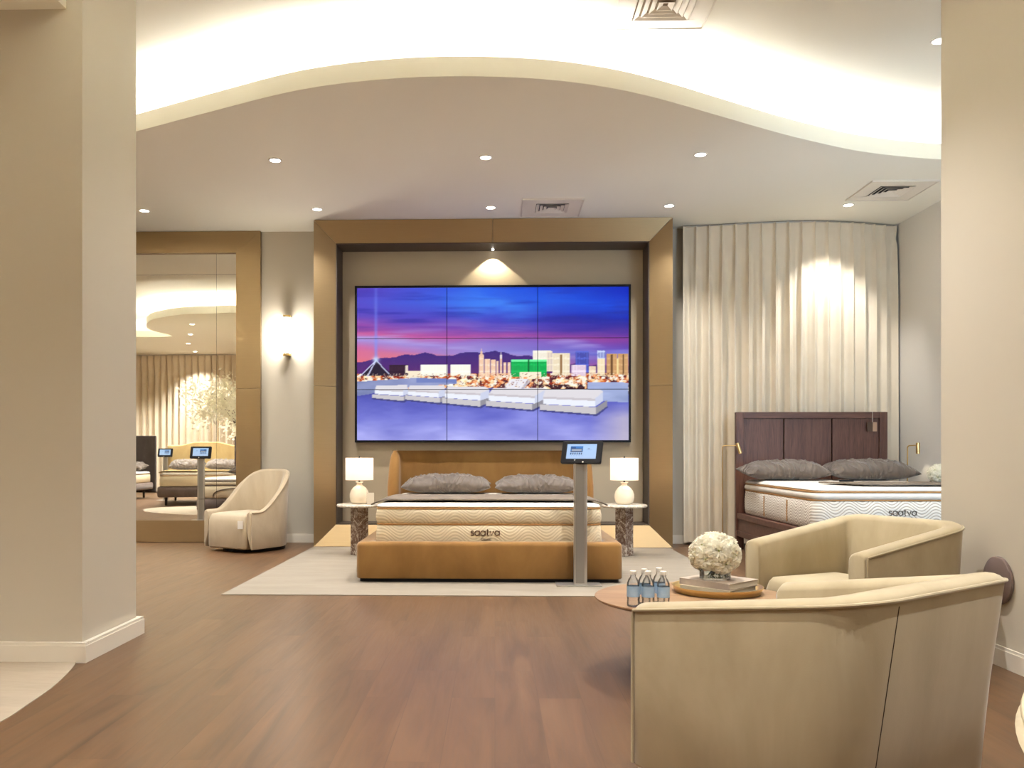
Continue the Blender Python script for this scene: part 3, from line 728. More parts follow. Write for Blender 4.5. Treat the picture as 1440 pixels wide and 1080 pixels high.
def mattress(name, label, cx, y0, y1, w, z0, tiers, top, quilt, pipe, parent_name=None, text=None, topmat='white_top', inkm='ink', rz=0, sub=None, loc=None, plain_top=False):
    """tiers: heights of the seams; the last tier ends under the white top"""
    yc = (y0 + y1) / 2
    t = thing(name, label, 'mattress', (cx, yc, 0) if loc is None else loc, rz)
    d = y1 - y0; r = .09; za = z0
    for k, zb in enumerate(tiers):
        m = MB(); h = zb - za; bul = .012
        slab(m, w, d, r, [(za + .004, .012), (za + .012, .004), (za + h * .3, -bul * .4), (za + h * .6, -bul * .4), (zb - .012, .004), (zb - .004, .012)], 8)
        m.build('side_panel', M[quilt if not (k and plain_top) else 'white_top'], t, smooth=60)
        MB().tube([(x, y, zb) for x, y in rrect(w - .012, d - .012, r, 8)], .0065, 8, True).build('piping', M[pipe], t)
        za = zb
    m = MB(); h = top - za
    slab(m, w, d, r, [(za + .003, .012), (za + h * .35, .004), (za + h * .7, .018), (za + h * .92, .05), (top - .001, .09)], 8, crown=.001)
    m.build('pillow_top', M[topmat], t, smooth=60)
    if text: lettering(t, text[0] - cx, -d / 2 - .007, text[1], M[inkm], text[2] if len(text) > 2 else .045, sub=sub)
    return t
mat1 = mattress('mattress', 'cream mattress with wave stitching lying in the camel velvet bed', -.055, 7.0, 9.0, 1.862, .187, [.463, .594], .636, 'quilt', 'gold_piping', text=(-.075, .375, .037), sub='Classic')
def pillow(L, Wd, Hh, seed, name, label, loc, rz, tilt, mat='pillow', group=None):
    nu, nv = 84, 44; m = MB(); V = []; F = []; idx = {}
    rng = random.Random(seed); sx_ = rng.random() * 50
    def pt(a, b, s):
        x = L / 2 * a * (1 - .045 * (1 - b * b) ** 2 * abs(a)); y = Wd / 2 * b * (1 - .06 * (1 - a * a) ** 2 * abs(b))
        q = max(0, 1 - abs(a) ** 3.2) * max(0, 1 - abs(b) ** 2.6); h = Hh / 2 * q ** .55
        wx = noise.noise(Vector((x * 3.1 + sx_, y * 3.1, 5))) * .12
        n1 = noise.noise(Vector(((x + wx) * 6.5 + y * 4 + sx_, y * 2.2, s * 3.0))); n2 = noise.noise(Vector(((x - wx) * 11 + sx_, y * 3 - x * 5, s)))
        cr = .026 * ((1 - abs(n1)) ** 6 - .3) + .014 * ((1 - abs(n2)) ** 6 - .3)
        e = q ** .3
        return (x, y, s * (h + cr * e) if s > 0 else s * h * .75)
    for s in (1, -1):
        for i in range(nu + 1):
            for j in range(nv + 1):
                a = -1 + 2 * i / nu; b = -1 + 2 * j / nv; a = math.sin(a * PI / 2) * .55 + a * .45; b = math.sin(b * PI / 2) * .55 + b * .45
                V.append(pt(a, b, s))
    N = (nu + 1) * (nv + 1)
    for s in (0, 1):
        for i in range(nu):
            for j in range(nv):
                q = [s * N + i * (nv + 1) + j, s * N + (i + 1) * (nv + 1) + j, s * N + (i + 1) * (nv + 1) + j + 1, s * N + i * (nv + 1) + j + 1]
                F.append(q if s == 0 else q[::-1])
    m.add(V, F); m.xform(Matrix.Rotation(tilt, 4, 'X'))
    zmin = min(p[2] for p in m.v); m.xform(Matrix.Translation((0, 0, -zmin)))
    o = m.build(name, M[mat], None, smooth=80); o.location = loc; o.rotation_euler = (0, 0, rz)
    tag(o, label, 'pillow', group); return o
gpl = 'taupe sateen pillows'
pillow(.90, .46, .205, 1, 'pillow', 'creased taupe pillow on the left side of the camel bed', (-.492, 8.74, .640), 0, .06, group=gpl)
pillow(.85, .46, .20, 2, 'pillow', 'creased taupe pillow on the right side of the camel bed, behind the kiosk', (.425, 8.74, .640), 0, .06, group=gpl)
def throw(name, label, x0, x1, y0, y1, z, drop, edges, seed, mat='throw', corner=None):
    nx, ny = 70, 24; V = []; F = []
    for i in range(nx + 1):
        for j in range(ny + 1):
            a = i / nx; b = j / ny; x = x0 + (x1 - x0) * a; y = y0 + (y1 - y0) * b
            if corner and a < corner[0]:
                k = 1 - a / corner[0]; y = y + k * corner[1] * (1 - b)
            n_ = noise.noise(Vector((x * 5 + seed, y * 4, 0))) * .004 + noise.noise(Vector((x * 17 + seed, y * 3, 4))) * .0025
            y += noise.noise(Vector((x * 4 + seed, b * 2, 9))) * .012
            dz = 0
            for e in edges:
                q = (e[0] + .10 - x) / .10 if e[1] < 0 else (x - e[0] + .10) / .10
                if q > 0: dz -= drop * min(q, 1.6) ** 2
            V.append((x, y, z + .006 + n_ + dz))
    for i in range(nx):
        for j in range(ny): F.append((i * (ny + 1) + j, (i + 1) * (ny + 1) + j, (i + 1) * (ny + 1) + j + 1, i * (ny + 1) + j + 1))
    m = MB().add(V, F); o = m.build(name, M[mat], None, smooth=60)
    s = o.modifiers.new('solid', 'SOLIDIFY'); s.thickness = .012; s.offset = 1
    tag(o, label, 'blanket'); return o
throw('foot_throw', 'grey throw folded across the foot of the camel bed', -1.035, .935, 7.13, 7.92, .647, .018, [(-.985, -1), (.875, 1)], 3)

# ------------------------------------------------------------------ side tables and lamps
def side_table(x, y, label):
    t = thing('side_table', label, 'side table', (x, y, .0065), 0, 'marble side tables beside the camel bed')
    m = MB(); m.lathe([(.215, .492), (.226, .496), (.232, .506), (.226, .518), (.215, .522)], 48); m.build('table_top', M['marble_top'], t)
    c_ = MB()
    for a in (0,):
        c_.prism([(.092, 0), (0, .092), (-.092, 0), (0, -.092)], .0, .492)
    c_.build('column', M['marble'], t, smooth=0, bevel=.004)
    return t
side_table(-1.39, 8.72, 'round marble side table on a veined column, left of the camel bed')
side_table(1.315, 8.72, 'round marble side table on a veined column, right of the camel bed')
def table_lamp(x, y, z, label):
    t = thing('table_lamp', label, 'lamp', (x, y, z), 0, 'cream bottle lamps')
    m = MB().lathe([(.045, 0), (.075, .004), (.092, .03), (.1, .07), (.099, .10), (.088, .135), (.066, .165), (.042, .183), (.030, .192), (.027, .205), (.030, .214), (.040, .222), (.038, .225), (.02, .222)], 40); m.build('base', M['ceramic'], t, smooth=60)
    MB().lathe([(.010, .222), (.010, .27)], 16).build('neck', M['blackmetal'], t)
    m = MB().lathe([(.142, .245), (.142, .47), (.139, .47), (.139, .245)], 48, cap0=False, cap1=False); m.loft([[(.142 * math.cos(2 * PI * i / 48), .142 * math.sin(2 * PI * i / 48), .245) for i in range(48)], [(.139 * math.cos(2 * PI * i / 48), .139 * math.sin(2 * PI * i / 48), .245) for i in range(48)]], cap0=False, cap1=False); m.build('lamp_shade', M['shade'], t)
    m = MB().lathe([(.006, .47), (.009, .478), (.004, .488)], 12); m.box(-.139, .139, -.002, .002, .462, .466); m.build('finial', M['blackmetal'], t)
    MB().lathe([(.01, .27), (.028, .30), (.033, .33), (.022, .36), (.004, .37)], 20).build('bulb', M['dim_bulb'], t)
    lamp('POINT', 'bulb_glow', None, (x, y, z + .40), (0, 0, 0), 3, (1, .86, .72), shadow_soft_size=.05)
table_lamp(-1.39, 8.72, .529, 'lit cream bottle lamp with white drum shade, left of the bed')
table_lamp(1.315, 8.72, .529, 'lit cream bottle lamp with white drum shade, right of the bed')
t = thing('sign_holder', 'small clear acrylic card holder on the left side table', 'card holder', (-1.255, 8.58, .529), .15)
MB().box(-.035, .035, -.018, .018, 0, .006).build('foot', M['acrylic'], t, smooth=0)
MB().box(-.035, .035, -.004, -.001, .006, .12).build('card', M['paper'], t, smooth=0)
for x0 in (-.04, .036): MB().box(x0, x0 + .004, -.006, .008, .006, .125).build('holder_edge', M['acrylic'], t, smooth=0)

# ------------------------------------------------------------------ tablet kiosks
def paint_ui(W, H, flip=False):
    u = np.linspace(0, 1, W); v = np.linspace(0, 1, H); U, V = np.meshgrid(u, v)
    img = np.zeros((H, W, 3)); img[:] = (186, 212, 250); img += ((1 - V) * 6)[..., None] * np.array([-1.2, .2, 1])
    def r(x0, x1, y0, y1, c): img[(U >= x0) & (U < x1) & (V >= y0) & (V < y1)] = c
    r(.13, .55, .15, .55, (70, 130, 205)); r(.13, .30, .20, .33, (50, 90, 150)); r(.13, .55, .30, .38, (92, 110, 140)); r(.16, .50, .37, .45, (190, 200, 215)); r(.13, .55, .46, .55, (70, 84, 120))
    for k in range(6): r(.12 + k * .072, .17 + k * .072, .59, .73, (96, 110, 140) if k % 2 else (60, 96, 150))
    r(.70, .78, .31, .35, (120, 130, 160)); r(.66, .86, .40, .41, (165, 185, 225)); r(.66, .86, .58, .59, (165, 185, 225))
    for k in range(5): r(.15 + k * .09, .19 + k * .09, .80, .82, (140, 160, 200))
    return np.clip(img, 0, 255)
UI = vcol_screen('tablet_picture', 1.0 / 2 ** EXPO)
ui_img = paint_ui(70, 46)
def kiosk(x, y, rz, label, tilt=22, yaw=-22, plate=(-.17, .17, -.09, .11), plate_first=True):
    t = thing('tablet_kiosk', label, 'tablet stand', (x, y, 0), rz, 'tablet kiosks')
    z0 = .0066
    m = MB(); m.box(*plate, z0, z0 + .008); m.build('base_plate', M['alu'], t, smooth=0, bevel=.002)
    m = MB(); m.box(-.052, .052, -.02, .03, z0 + .008, 1.0); m.build('post', M['alu'], t, smooth=0, bevel=.006)
    m = MB(); m.box(-.038, .030, -.0212, -.0202, z0 + .02, .98); m.build('post_inlay', plain('grey_inlay', (.34, .325, .30, 1), .45, .7) if 'grey_inlay' not in bpy.data.materials else bpy.data.materials['grey_inlay'], t, smooth=0)
    R = Matrix.Translation((0, -.03, .985)) @ Matrix.Rotation(math.radians(yaw), 4, 'Z') @ Matrix.Rotation(-math.radians(tilt), 4, 'X')
    hd = bpy.data.objects.new('tablet_pivot', None)
    bpy.data.objects.remove(hd)
    m = MB(); m.loft([[(p[0], 0 + yy, p[1]) for p in rrect(.325 - 2 * i, .19 - 2 * i, .014 - i * .5, 4)] for yy, i in ((.018, .004), (.014, 0), (-.006, 0), (-.009, .003))]); m.xform(R @ Matrix.Translation((0, 0, .075)))
    tb = m.build('tablet', M['black'], t, smooth=40)
    o = picture_mesh('tablet_screen', ui_img, -.120, .120, -.060, .064, 0, UI, tb); o.matrix_local = R @ Matrix.Translation((0, -.0098, .078))
    m = MB().lathe([(.007, 0), (.006, .003)], 12); m.xform(R @ Matrix.Translation((.02, -.009, -.0085)) @ Matrix.Rotation(PI / 2, 4, 'X')); m.build('home_button', M['white_plastic'], tb)
    return t
kiosk(.672, 6.74, 0, 'silver tablet kiosk standing at the right foot of the camel bed', plate=(-.19, .165, -.055, .13))
kiosk(-4.53, 6.85, PI, 'tablet kiosk seen large in the mirror, before a grey bed', 16, 0)
kiosk(-7.25, 1.3, PI, 'smaller tablet kiosk in the mirror, beside the beige bed', 16, 0)

# ------------------------------------------------------------------ armchairs
def tub_chair(name, label, group, loc, face_deg, W, D, hf, hb, cr, th, seat, mat, bottom=.05, prof=None, recline=.10, taper=.0, plinth=True, seat_front=.0, seat_bottom=None, base_inset=.04):
    t = thing(name, label, 'armchair', loc, math.radians(face_deg - 90), group)
    # U path from right front to left front, outward normals
    P = []; Nn = []; yb_ = -D / 2
    def seg(p, n_): P.append(p); Nn.append(n_)
    na = 12
    for i in range(na): seg((W / 2, D / 2 + (yb_ + cr - D / 2) * i / na), (1, 0))
    for i in range(13):
        a = -PI / 2 * i / 12; seg((W / 2 - cr + cr * math.cos(a), yb_ + cr + cr * math.sin(a)), (math.cos(a), math.sin(a)))
    nb = 8
    for i in range(1, nb): seg((W / 2 - cr - (W - 2 * cr) * i / nb, yb_), (0, -1))
    for i in range(13):
        a = -PI / 2 - PI / 2 * i / 12; seg((-W / 2 + cr + cr * math.cos(a), yb_ + cr + cr * math.sin(a)), (math.cos(a), math.sin(a)))
    for i in range(1, na + 1): seg((-W / 2, yb_ + cr + (D / 2 - yb_ - cr) * i / na), (-1, 0))
    H = [(prof or (lambda q: hf + (hb - hf) * q))((D / 2 - p[1]) / D) for p in P]
    rings = []; rim = []
    for (x, y), (nx_, ny_), h in zip(P, Nn, H):
        back = max(0, -ny_)
        def q(ins, z):
            tp = taper * (1 - z / hb) * back; k = ins + tp
            return (x - nx_ * k, y - ny_ * k, z)
        si = recline * back
        rings.append([q(.008, bottom), q(0, bottom + .012), q(0, bottom + (h - bottom) * .5), q(0, h - .022), q(.004, h - .010), q(.014, h - .002), q(.03, h + .004), q(th * .5, h + .006), q(th - .03, h + .002), q(th - .012, h - .008), q(th, h - .025),
                      (x - nx_ * (th + si * .5), y - ny_ * (th + si * .5), h - (h - .2) * .5), (x - nx_ * (th + si), y - ny_ * (th + si), .2)])
        v = q(-.003, h - .014); rim.append(v)
    # rounded arm fronts: shrink an extra end ring outward
    def endcap(r, d):
        c_ = np.mean(np.array(r), 0); return [tuple(np.array(p) + (c_ - np.array(p)) * .10 + np.array([0, d, 0])) for p in r]
    rings = [endcap(rings[0], .012)] + rings + [endcap(rings[-1], .012)]
    MB().loft(rings).build('shell', M[mat], t, smooth=50)
    f0 = rim[0]; f1 = rim[-1]
    pipe = [(f0[0], f0[1] + .004, bottom + .01), (f0[0], f0[1] + .004, f0[2] - .02)] + rim + [(f1[0], f1[1] + .004, f1[2] - .02), (f1[0], f1[1] + .004, bottom + .01)]
    MB().tube(pipe, .0055, 8).build('piping', M[mat], t)
    # vertical seams where the arms meet the back
    for i in (na, na + 12 + nb):
        s_ = MB()
        x, y = P[i]; nx_, ny_ = Nn[i]; h = H[i]
        s_.tube([(x - nx_ * taper * (1 - z / hb) * max(0, -ny_) + nx_ * .0005, y - ny_ * taper * (1 - z / hb) * max(0, -ny_) + ny_ * .0005, z) for z in (bottom + .02, h * .5, h - .03)], .0014, 6)
        s_.build('seam', M['seam'], t)
    # seat with crowned top
    m = MB(); sw = W - 2 * th - .006; sd = D - th - recline + seat_front - .02; sb = bottom + .002 if seat_bottom is None else seat_bottom
    hgt = seat - sb
    slab(m, sw, sd, .05, [(sb, .012), (sb + .02, .0), (sb + hgt * .55, -.0), (sb + hgt * .74, .004), (sb + hgt * .86, .018), (sb + hgt * .93, .040)], 6, 0, D / 2 + seat_front - sd / 2, crown=hgt * .07, crings=8)
    m.build('seat', M[mat], t, smooth=60)
    if plinth:
        MB().prism(rrect(W - 2 * base_inset, D - 2 * base_inset, cr * .8, 8), 0, bottom).build('plinth', M['black'], t, smooth=0)
    return t
ga = 'cream velvet swivel armchairs'
tub_chair('armchair', 'cream velvet tub armchair in front, turned away with its seamed back showing', ga, (1.013, 2.66, 0), 126.7, .85, .775, .566, .692, .15, .105, .37, 'cream', .06, recline=.09, taper=.10, base_inset=.10)
tub_chair('armchair', 'cream velvet tub armchair behind the front one, its open seat facing the coffee table', ga, (1.931, 4.61, 0), 206, .80, .775, .567, .692, .15, .105, .40, 'cream', .06, recline=.11, taper=.08, base_inset=.10)
def slip(q): return .44 + .43 * smooth01((q - .16) / .84) ** .9 
tub_chair('armchair', 'small pale velvet barrel chair with a high curved back beside the mirror', None, (-2.635, 9.285, 0), 240, .70, .76, .44, .86, .345, .06, .43, 'blush', .04, prof=slip, recline=.10, taper=.05, seat_front=.035, base_inset=.05)
o = MB().box(-.026, .026, -.002, .002, -.085, 0).build('hang_tag', M['white_plastic'], None, smooth=0)
o.location = (-2.643, 8.785, .345); o.rotation_euler = (0, 0, .2); tag(o, 'small white tag hanging on the arm front of the pale barrel chair', 'tag')

# ------------------------------------------------------------------ coffee table and what stands on it
TX, TY, TZ = .945, 4.07, .37
t = thing('coffee_table', 'low round walnut coffee table between the cream armchairs', 'coffee table', (TX, TY, 0))
MB().lathe([(.42, TZ - .024), (.455, TZ - .018), (.468, TZ - .008), (.468, TZ - .003), (.462, TZ)], 72).build('table_top', M['walnut'], t, smooth=50)
for k in range(3):
    a = math.radians(128 + 120 * k); R = Matrix.Rotation(a, 4, 'Z')
    m = MB().box(.27, .345, -.016, .016, 0, TZ - .025); m.xform(R); m.build('leg', M['blackmetal'], t, smooth=0, bevel=.003)
m = MB().tube([(.26 * math.cos(2 * PI * i / 40), .26 * math.sin(2 * PI * i / 40), TZ - .04) for i in range(40)], .010, 8, True); m.build('leg_ring', M['blackmetal'], t)
def bottle(x, y, label, first=None):
    if first is not None: return dup(first, (x, y, TZ), label)
    t = thing('water_bottle', label, 'bottle', (x, y, TZ), 0, 'small water bottles on the coffee table')
    MB().lathe([(.022, .001), (.027, .005), (.0275, .02), (.026, .03), (.0275, .04), (.0275, .095), (.0265, .106), (.020, .122), (.0125, .132), (.0115, .143), (.0115, .146)], 24).build('body', M['bottle'], t, smooth=60)
    MB().lathe([(.0281, .045), (.0281, .092)], 24, cap0=False, cap1=False).build('label_band', M['bottle_label'], t)
    MB().lathe([(.0135, .142), (.0142, .144), (.0142, .157), (.0125, .159)], 20).build('cap', M['white_plastic'], t)
    return t
b0 = bottle(.612, 3.80, 'small water bottle, leftmost of the cluster on the coffee table')
for x, y, l in ((.676, 3.79, 'water bottle in the middle of the front row of the cluster'), (.742, 3.785, 'water bottle at the right end of the cluster beside the tray'), (.672, 3.862, 'water bottle hidden behind the middle one of the cluster'), (.745, 3.90, 'water bottle standing farthest back in the cluster')): bottle(x, y, l, b0)
tx, ty = 1.085, 4.20
t = thing('tray', 'round brass tray under the two books on the coffee table', 'tray', (tx, ty, TZ))
MB().lathe([(.19, .0005), (.203, .003), (.213, .028), (.2165, .034), (.213, .034), (.207, .027), (.199, .008), (.001, .006)], 56, cap1=False).build('dish', M['brass'], t, smooth=60)
def book(x, y, z, w_, d_, h_, rz, label, cov):
    t = thing('book', label, 'book', (x, y, z), rz, 'books stacked on the tray')
    m = MB().box(-w_ / 2, w_ / 2, -d_ / 2, d_ / 2, 0, .003); m.box(-w_ / 2, w_ / 2, -d_ / 2, d_ / 2, h_ - .003, h_); m.box(-w_ / 2, -w_ / 2 + .003, -d_ / 2, d_ / 2, .003, h_ - .003)
    m.build('cover', M[cov], t, smooth=0, bevel=.0008)
    MB().box(-w_ / 2 + .0035, w_ / 2 - .004, -d_ / 2 + .004, d_ / 2 - .004, .0032, h_ - .0032).build('pages', M['paper'], t, smooth=0)
book(tx + .005, ty, TZ + .0095, .25, .27, .026, math.radians(45), 'ivory hardback book lying directly on the brass tray', 'cover_b')
book(tx + .01, ty + .01, TZ + .036, .25, .28, .03, math.radians(42), 'pale grey hardback book on top, under the flower vase', 'cover_a')
vz = TZ + .0665
t = thing('flower_vase', 'round glass vase of full white blooms standing on the books', 'vase', (1.072, 4.19, vz))
MB().lathe([(.07, 0), (.074, .004), (.074, .10), (.071, .10), (.071, .012), (.001, .011)], 40, cap1=False).build('vase', M['glass'], t)
MB().lathe([(.0695, .0125), (.0695, .055)], 40).build('water', M['water'], t)
m = MB(); rs = random.Random(5)
for k in range(22):
    a = rs.random() * 6.28; r0 = rs.random() * .05; r1 = .02 + rs.random() * .04; b = a + rs.random() * 2 + 1
    m.tube([(r0 * math.cos(a), r0 * math.sin(a), .07), (r1 * math.cos(b), r1 * math.sin(b), .016)], .0022, 6)
m.build('stems', M['stem'], t)
def petals(m, c_, dirv, R, nl, rs, ruff=.25):
    """one many-petalled bloom facing dirv: ruffled cupped petals in turning layers"""
    z = Vector(dirv).normalized(); x = z.orthogonal().normalized(); y = z.cross(x)
    for L in range(nl):
        f = (L + .5) / nl; n_ = int(5 + 7 * f)
        for k in range(n_):
            a = 2 * PI * (k + .5 * (L % 2) + rs.random() * .4) / n_; rad = x * math.cos(a) + y * math.sin(a); tan = z.cross(rad)
            op = f * 1.35 + rs.random() * .12; ln = R * (.75 + .35 * f); wd = R * (.28 + .26 * f)
            V = []; 
            for i in range(5):
                s_ = i / 4; th_ = op * (.55 + .75 * s_)
                p = Vector(c_) + (rad * math.sin(th_) + z * math.cos(th_)) * ln * (.25 + .75 * s_) * (1 if f > .2 else .8)
                w_ = wd * math.sin(PI * min(.95, .18 + .62 * s_))
                for j in range(5):
                    e = (j - 2) / 2; rf = ruff * R * .28 * s_ * s_ * math.sin(j * 2.4 + k + L * 2 + rs.random() * .8)
                    V.append(p + tan * e * w_ + (z * math.sin(th_) - rad * math.cos(th_)) * (-.18 * R * e * e + rf) )
            m.add(V, [(i * 5 + j, i * 5 + j + 1, (i + 1) * 5 + j + 1, (i + 1) * 5 + j) for i in range(4) for j in range(4)])
def bouquet(t, zc, R, seed, count=17, name='bloom'):
    rs = random.Random(seed)
    for k in range(count):
        f = (k + .5) / count; zz = 1 - 1.45 * f; a = k * 2.399963 + .4; r = math.sqrt(max(0, 1 - zz * zz)); d = Vector((r * math.cos(a), r * math.sin(a), zz * .82))
        m = MB(); c_ = Vector((0, 0, zc)) + Vector((d.x * R * .60, d.y * R * .60, d.z * R * .60)); petals(m, c_, d, R * .50, 5, rs, .6); b = m.build(name, M['petal'], t, smooth=80, recalc=False)
        h = MB().lathe([(.004, -.004), (.0055, 0), (.002, .004)], 8, tuple(c_ + d * R * .26)); h.build('heart', M['petal_heart'], b)
bouquet(t, .116, .130, 3)

# ------------------------------------------------------------------ small things on the right wall, near table
t = thing('wall_disc', 'round dark mauve disc fixed low on the right wall behind the chairs', 'wall disc', (XR - .0215, 4.297, .42))
m = MB().lathe([(.112, -.001), (.118, .004), (.118, .016), (.113, .020)], 48); m.xform(Matrix.Rotation(PI / 2, 4, 'Y')); m.build('disc', M['mauve'], t, smooth=50)
m = MB().lathe([(.05, .0203), (.05, .0212)], 24); m.xform(Matrix.Rotation(PI / 2, 4, 'Y')); m.build('mount', M['blackmetal'], t)
t = thing('round_table', 'pale ash round table cut off by the right edge of the photo', 'table', (1.297, .60, 0))
MB().lathe([(.785, .744), (.797, .747), (.800, .753), (.798, .758), (.792, .76)], 128).build('table_top', M['paleash'], t, smooth=50)
MB().lathe([(.78, .730), (.803, .732), (.805, .7345), (.803, .737), (.795, .7435)], 128).build('edge_band', M['paleash'], t, smooth=50)
MB().lathe([(.30, 0), (.30, .02), (.10, .05), (.09, .60), (.22, .72), (.22, .7295)], 48).build('pedestal', M['blackmetal'], t, smooth=50)

# ------------------------------------------------------------------ dark wood bed in the curtain niche
WX0, WX1, WYH, WYF = 2.632, 4.265, 9.40, 7.20
t = thing('wooden_bed', 'dark oak bed with three-panel headboard in front of the ivory curtain', 'bed', (0, 0, 0))
m = MB(); zt2 = 1.497
m.box(WX0, WX0 + .085, WYH, WYH + .06, 0, zt2); m.box(WX1 - .085, WX1, WYH, WYH + .06, 0, zt2)
m.build('headboard_post', M['darkwood'], t, smooth=0, bevel=.004)
MB().box(WX0 + .0855, WX1 - .0855, WYH, WYH + .06, zt2 - .068, zt2).build('top_rail', M['darkwood_x'], t, smooth=0, bevel=.003)
x_ = [WX0 + .0855, 3.155, 3.675, WX1 - .0855]
for i in range(3):
    a = x_[i] + (.006 if i else 0); b = x_[i + 1] - (.006 if i < 2 else 0)
    o = MB().box(a, b, WYH + .022, WYH + .052, .30, zt2 - .069).build('headboard_panel', M['darkwood'], t, smooth=0, bevel=.003)
MB().box(WX0 + .09, WX1 - .09, WYH + .0525, WYH + .058, .30, zt2 - .07).build('headboard_back', M['seam'], t, smooth=0)
for x0, x1 in ((WX0 + .008, WX0 + .048), (WX1 - .048, WX1 - .008)):
    m = MB().box(x0, x1, WYF, WYH - .001, .335, .395); m.box(x0 + .012, x1 - .006, WYF, WYH - .001, .205, .335); m.box(x0, x1, WYF, WYH - .001, .145, .205)
    m.build('side_rail', M['darkwood_x'], t, smooth=0, bevel=.003)
m = MB().box(WX0 + .05, WX1 - .05, WYF, WYF + .04, .145, .395); m.build('foot_rail', M['darkwood_x'], t, smooth=0, bevel=.003)
for x0 in (WX0 + .004, WX1 - .084):
    MB().box(x0, x0 + .08, WYF - .002, WYF + .078, 0, .1445).build('leg', M['darkwood'], t, smooth=0, bevel=.004)
MB().box(WX0 + .05, WX1 - .05, WYF + .042, WYH - .002, .30, .392).build('platform', M['darkwood'], t, smooth=0)
mt = mattress('mattress', 'white wave-quilted mattress on the dark oak bed', 3.46, 7.30, 9.36, 1.53, .394, [.648, .718], .765, 'quilt_cool', 'gold_piping', text=(3.44, .524, .036), inkm='ink_grey', plain_top=True)
for y in (7.95, 8.62):
    MB().box(-.772, -.768, y - 8.33 - .012, y - 8.33 + .012, .42, .62).build('handle_strap', M['gold_piping'], mt, smooth=0)
MB().tube([(3.50 - 3.46 + .20 * math.cos(a), -1.037, .40 + .095 * math.sin(a)) for a in [PI * (1 - i / 20) for i in range(21)]], .004, 6).build('label_arc', M['brown_piping'], mt)
pillow(.86, .48, .22, 11, 'pillow', 'taupe pillow on the left side of the dark oak bed', (3.02, 9.04, .769), .0, .10, group=gpl)
pillow(.87, .48, .23, 12, 'pillow', 'taupe pillow on the right side of the dark oak bed', (3.895, 9.02, .769), -.0, .10, group=gpl)
throw('foot_throw', 'grey throw with a folded corner at the foot of the dark oak bed', 2.98, 4.2, 7.36, 7.95, .770, .0, [], 8, corner=(.12, .42))
o = MB().box(-.06, .06, -.018, .018, 0, .014).build('remote_control', M['black'], None, bevel=.004); o.location = (3.14, 7.72, .795); o.rotation_euler = (0, 0, .05)
tag(o, 'slim black remote lying on the grey throw of the oak bed', 'remote control')
t = thing('hang_tag', 'bronze tag hanging on a thread over the oak headboard', 'tag', (4.10, WYH - .012, 1.335))
MB().box(-.058, .0, 0, .010, -.05, .05).build('dark_half', plain('dark_bronze_tag', col(70, 48, 32), .4), t, smooth=0)
MB().box(.001, .045, 0, .010, -.05, .05).build('light_half', plain('light_tag', col(176, 142, 116), .5), t, smooth=0)
MB().tube([(.0, .004, .05), (.0, .004, .168), (0, .04, .172), (0, .078, .166), (0, .08, .10)], .0015, 6).build('thread', M['white_plastic'], t)
def reading_lamp(x, y, arm, label, tilt, flip=1):
    t = thing('floor_lamp', label, 'lamp', (x, y, 0), 0, 'slim brass reading lamps')
    MB().lathe([(.11, 0), (.11, .010), (.105, .014)], 32).build('base', M['brass'], t)
    pts = [(0, 0, .014), (0, 0, 1.105)] + [(.025 - .025 * math.cos(a), 0, 1.105 + .025 * math.sin(a)) for a in (.4, .8, 1.2, 1.57)] + [(arm, 0, 1.13)]
    m = MB().tube(pts, .0065, 10)
    if flip != 0: m.xform(Matrix.Rotation(flip, 4, 'Z'))
    m.build('pole', M['brass'], t)
    e = Matrix.Rotation(flip, 4, 'Z') @ Vector((arm, 0, 1.13)); R = Matrix.Translation(e) @ Matrix.Rotation(-tilt, 4, 'Y')
    m = MB().lathe([(.014, .03), (.020, .028), (.020, -.088), (.017, -.09), (.017, -.06)], 20, cap1=False); m.xform(R); hd = m.build('lamp_head', M['brass'], t)
    m = MB().lathe([(.0165, -.084), (.0165, -.080)], 16); m.xform(R); m.build('bulb', M['lamp'], hd)
    d = (R.to_3x3() @ Vector((0, 0, -1))); p = R @ Vector((0, 0, -.10))
    lamp('SPOT', 'reading_spot', None, Vector((x, y, 0)) + p, d.to_track_quat('-Z', 'Y').to_euler(), 1.3, (1, .84, .60), spot_size=math.radians(95), spot_blend=.8, shadow_soft_size=.012)
reading_lamp(2.46, 9.30, .165, 'slim brass floor lamp left of the oak bed, head tilted to it', math.radians(18), 0)
reading_lamp(4.42, 9.28, .11, 'slim brass floor lamp right of the oak bed by the grey wall', 0, -.9)
t = thing('nightstand', 'small round stand right of the oak bed, under the white flowers', 'side table', (4.425, 8.62, 0))
MB().lathe([(.10, .0), (.10, .012), (.02, .02), (.02, .70), (.12, .705), (.125, .72)], 36).build('stand', M['brass'], t)
t = thing('flower_bowl', 'white flower ball in a glass bowl at the right wall edge', 'vase', (4.425, 8.62, .721))
MB().lathe([(.06, 0), (.09, .02), (.095, .05), (.092, .05), (.087, .022), (.001, .006)], 32, cap1=False).build('bowl', M['glass'], t)
bouquet(t, .115, .125, 9, 14)

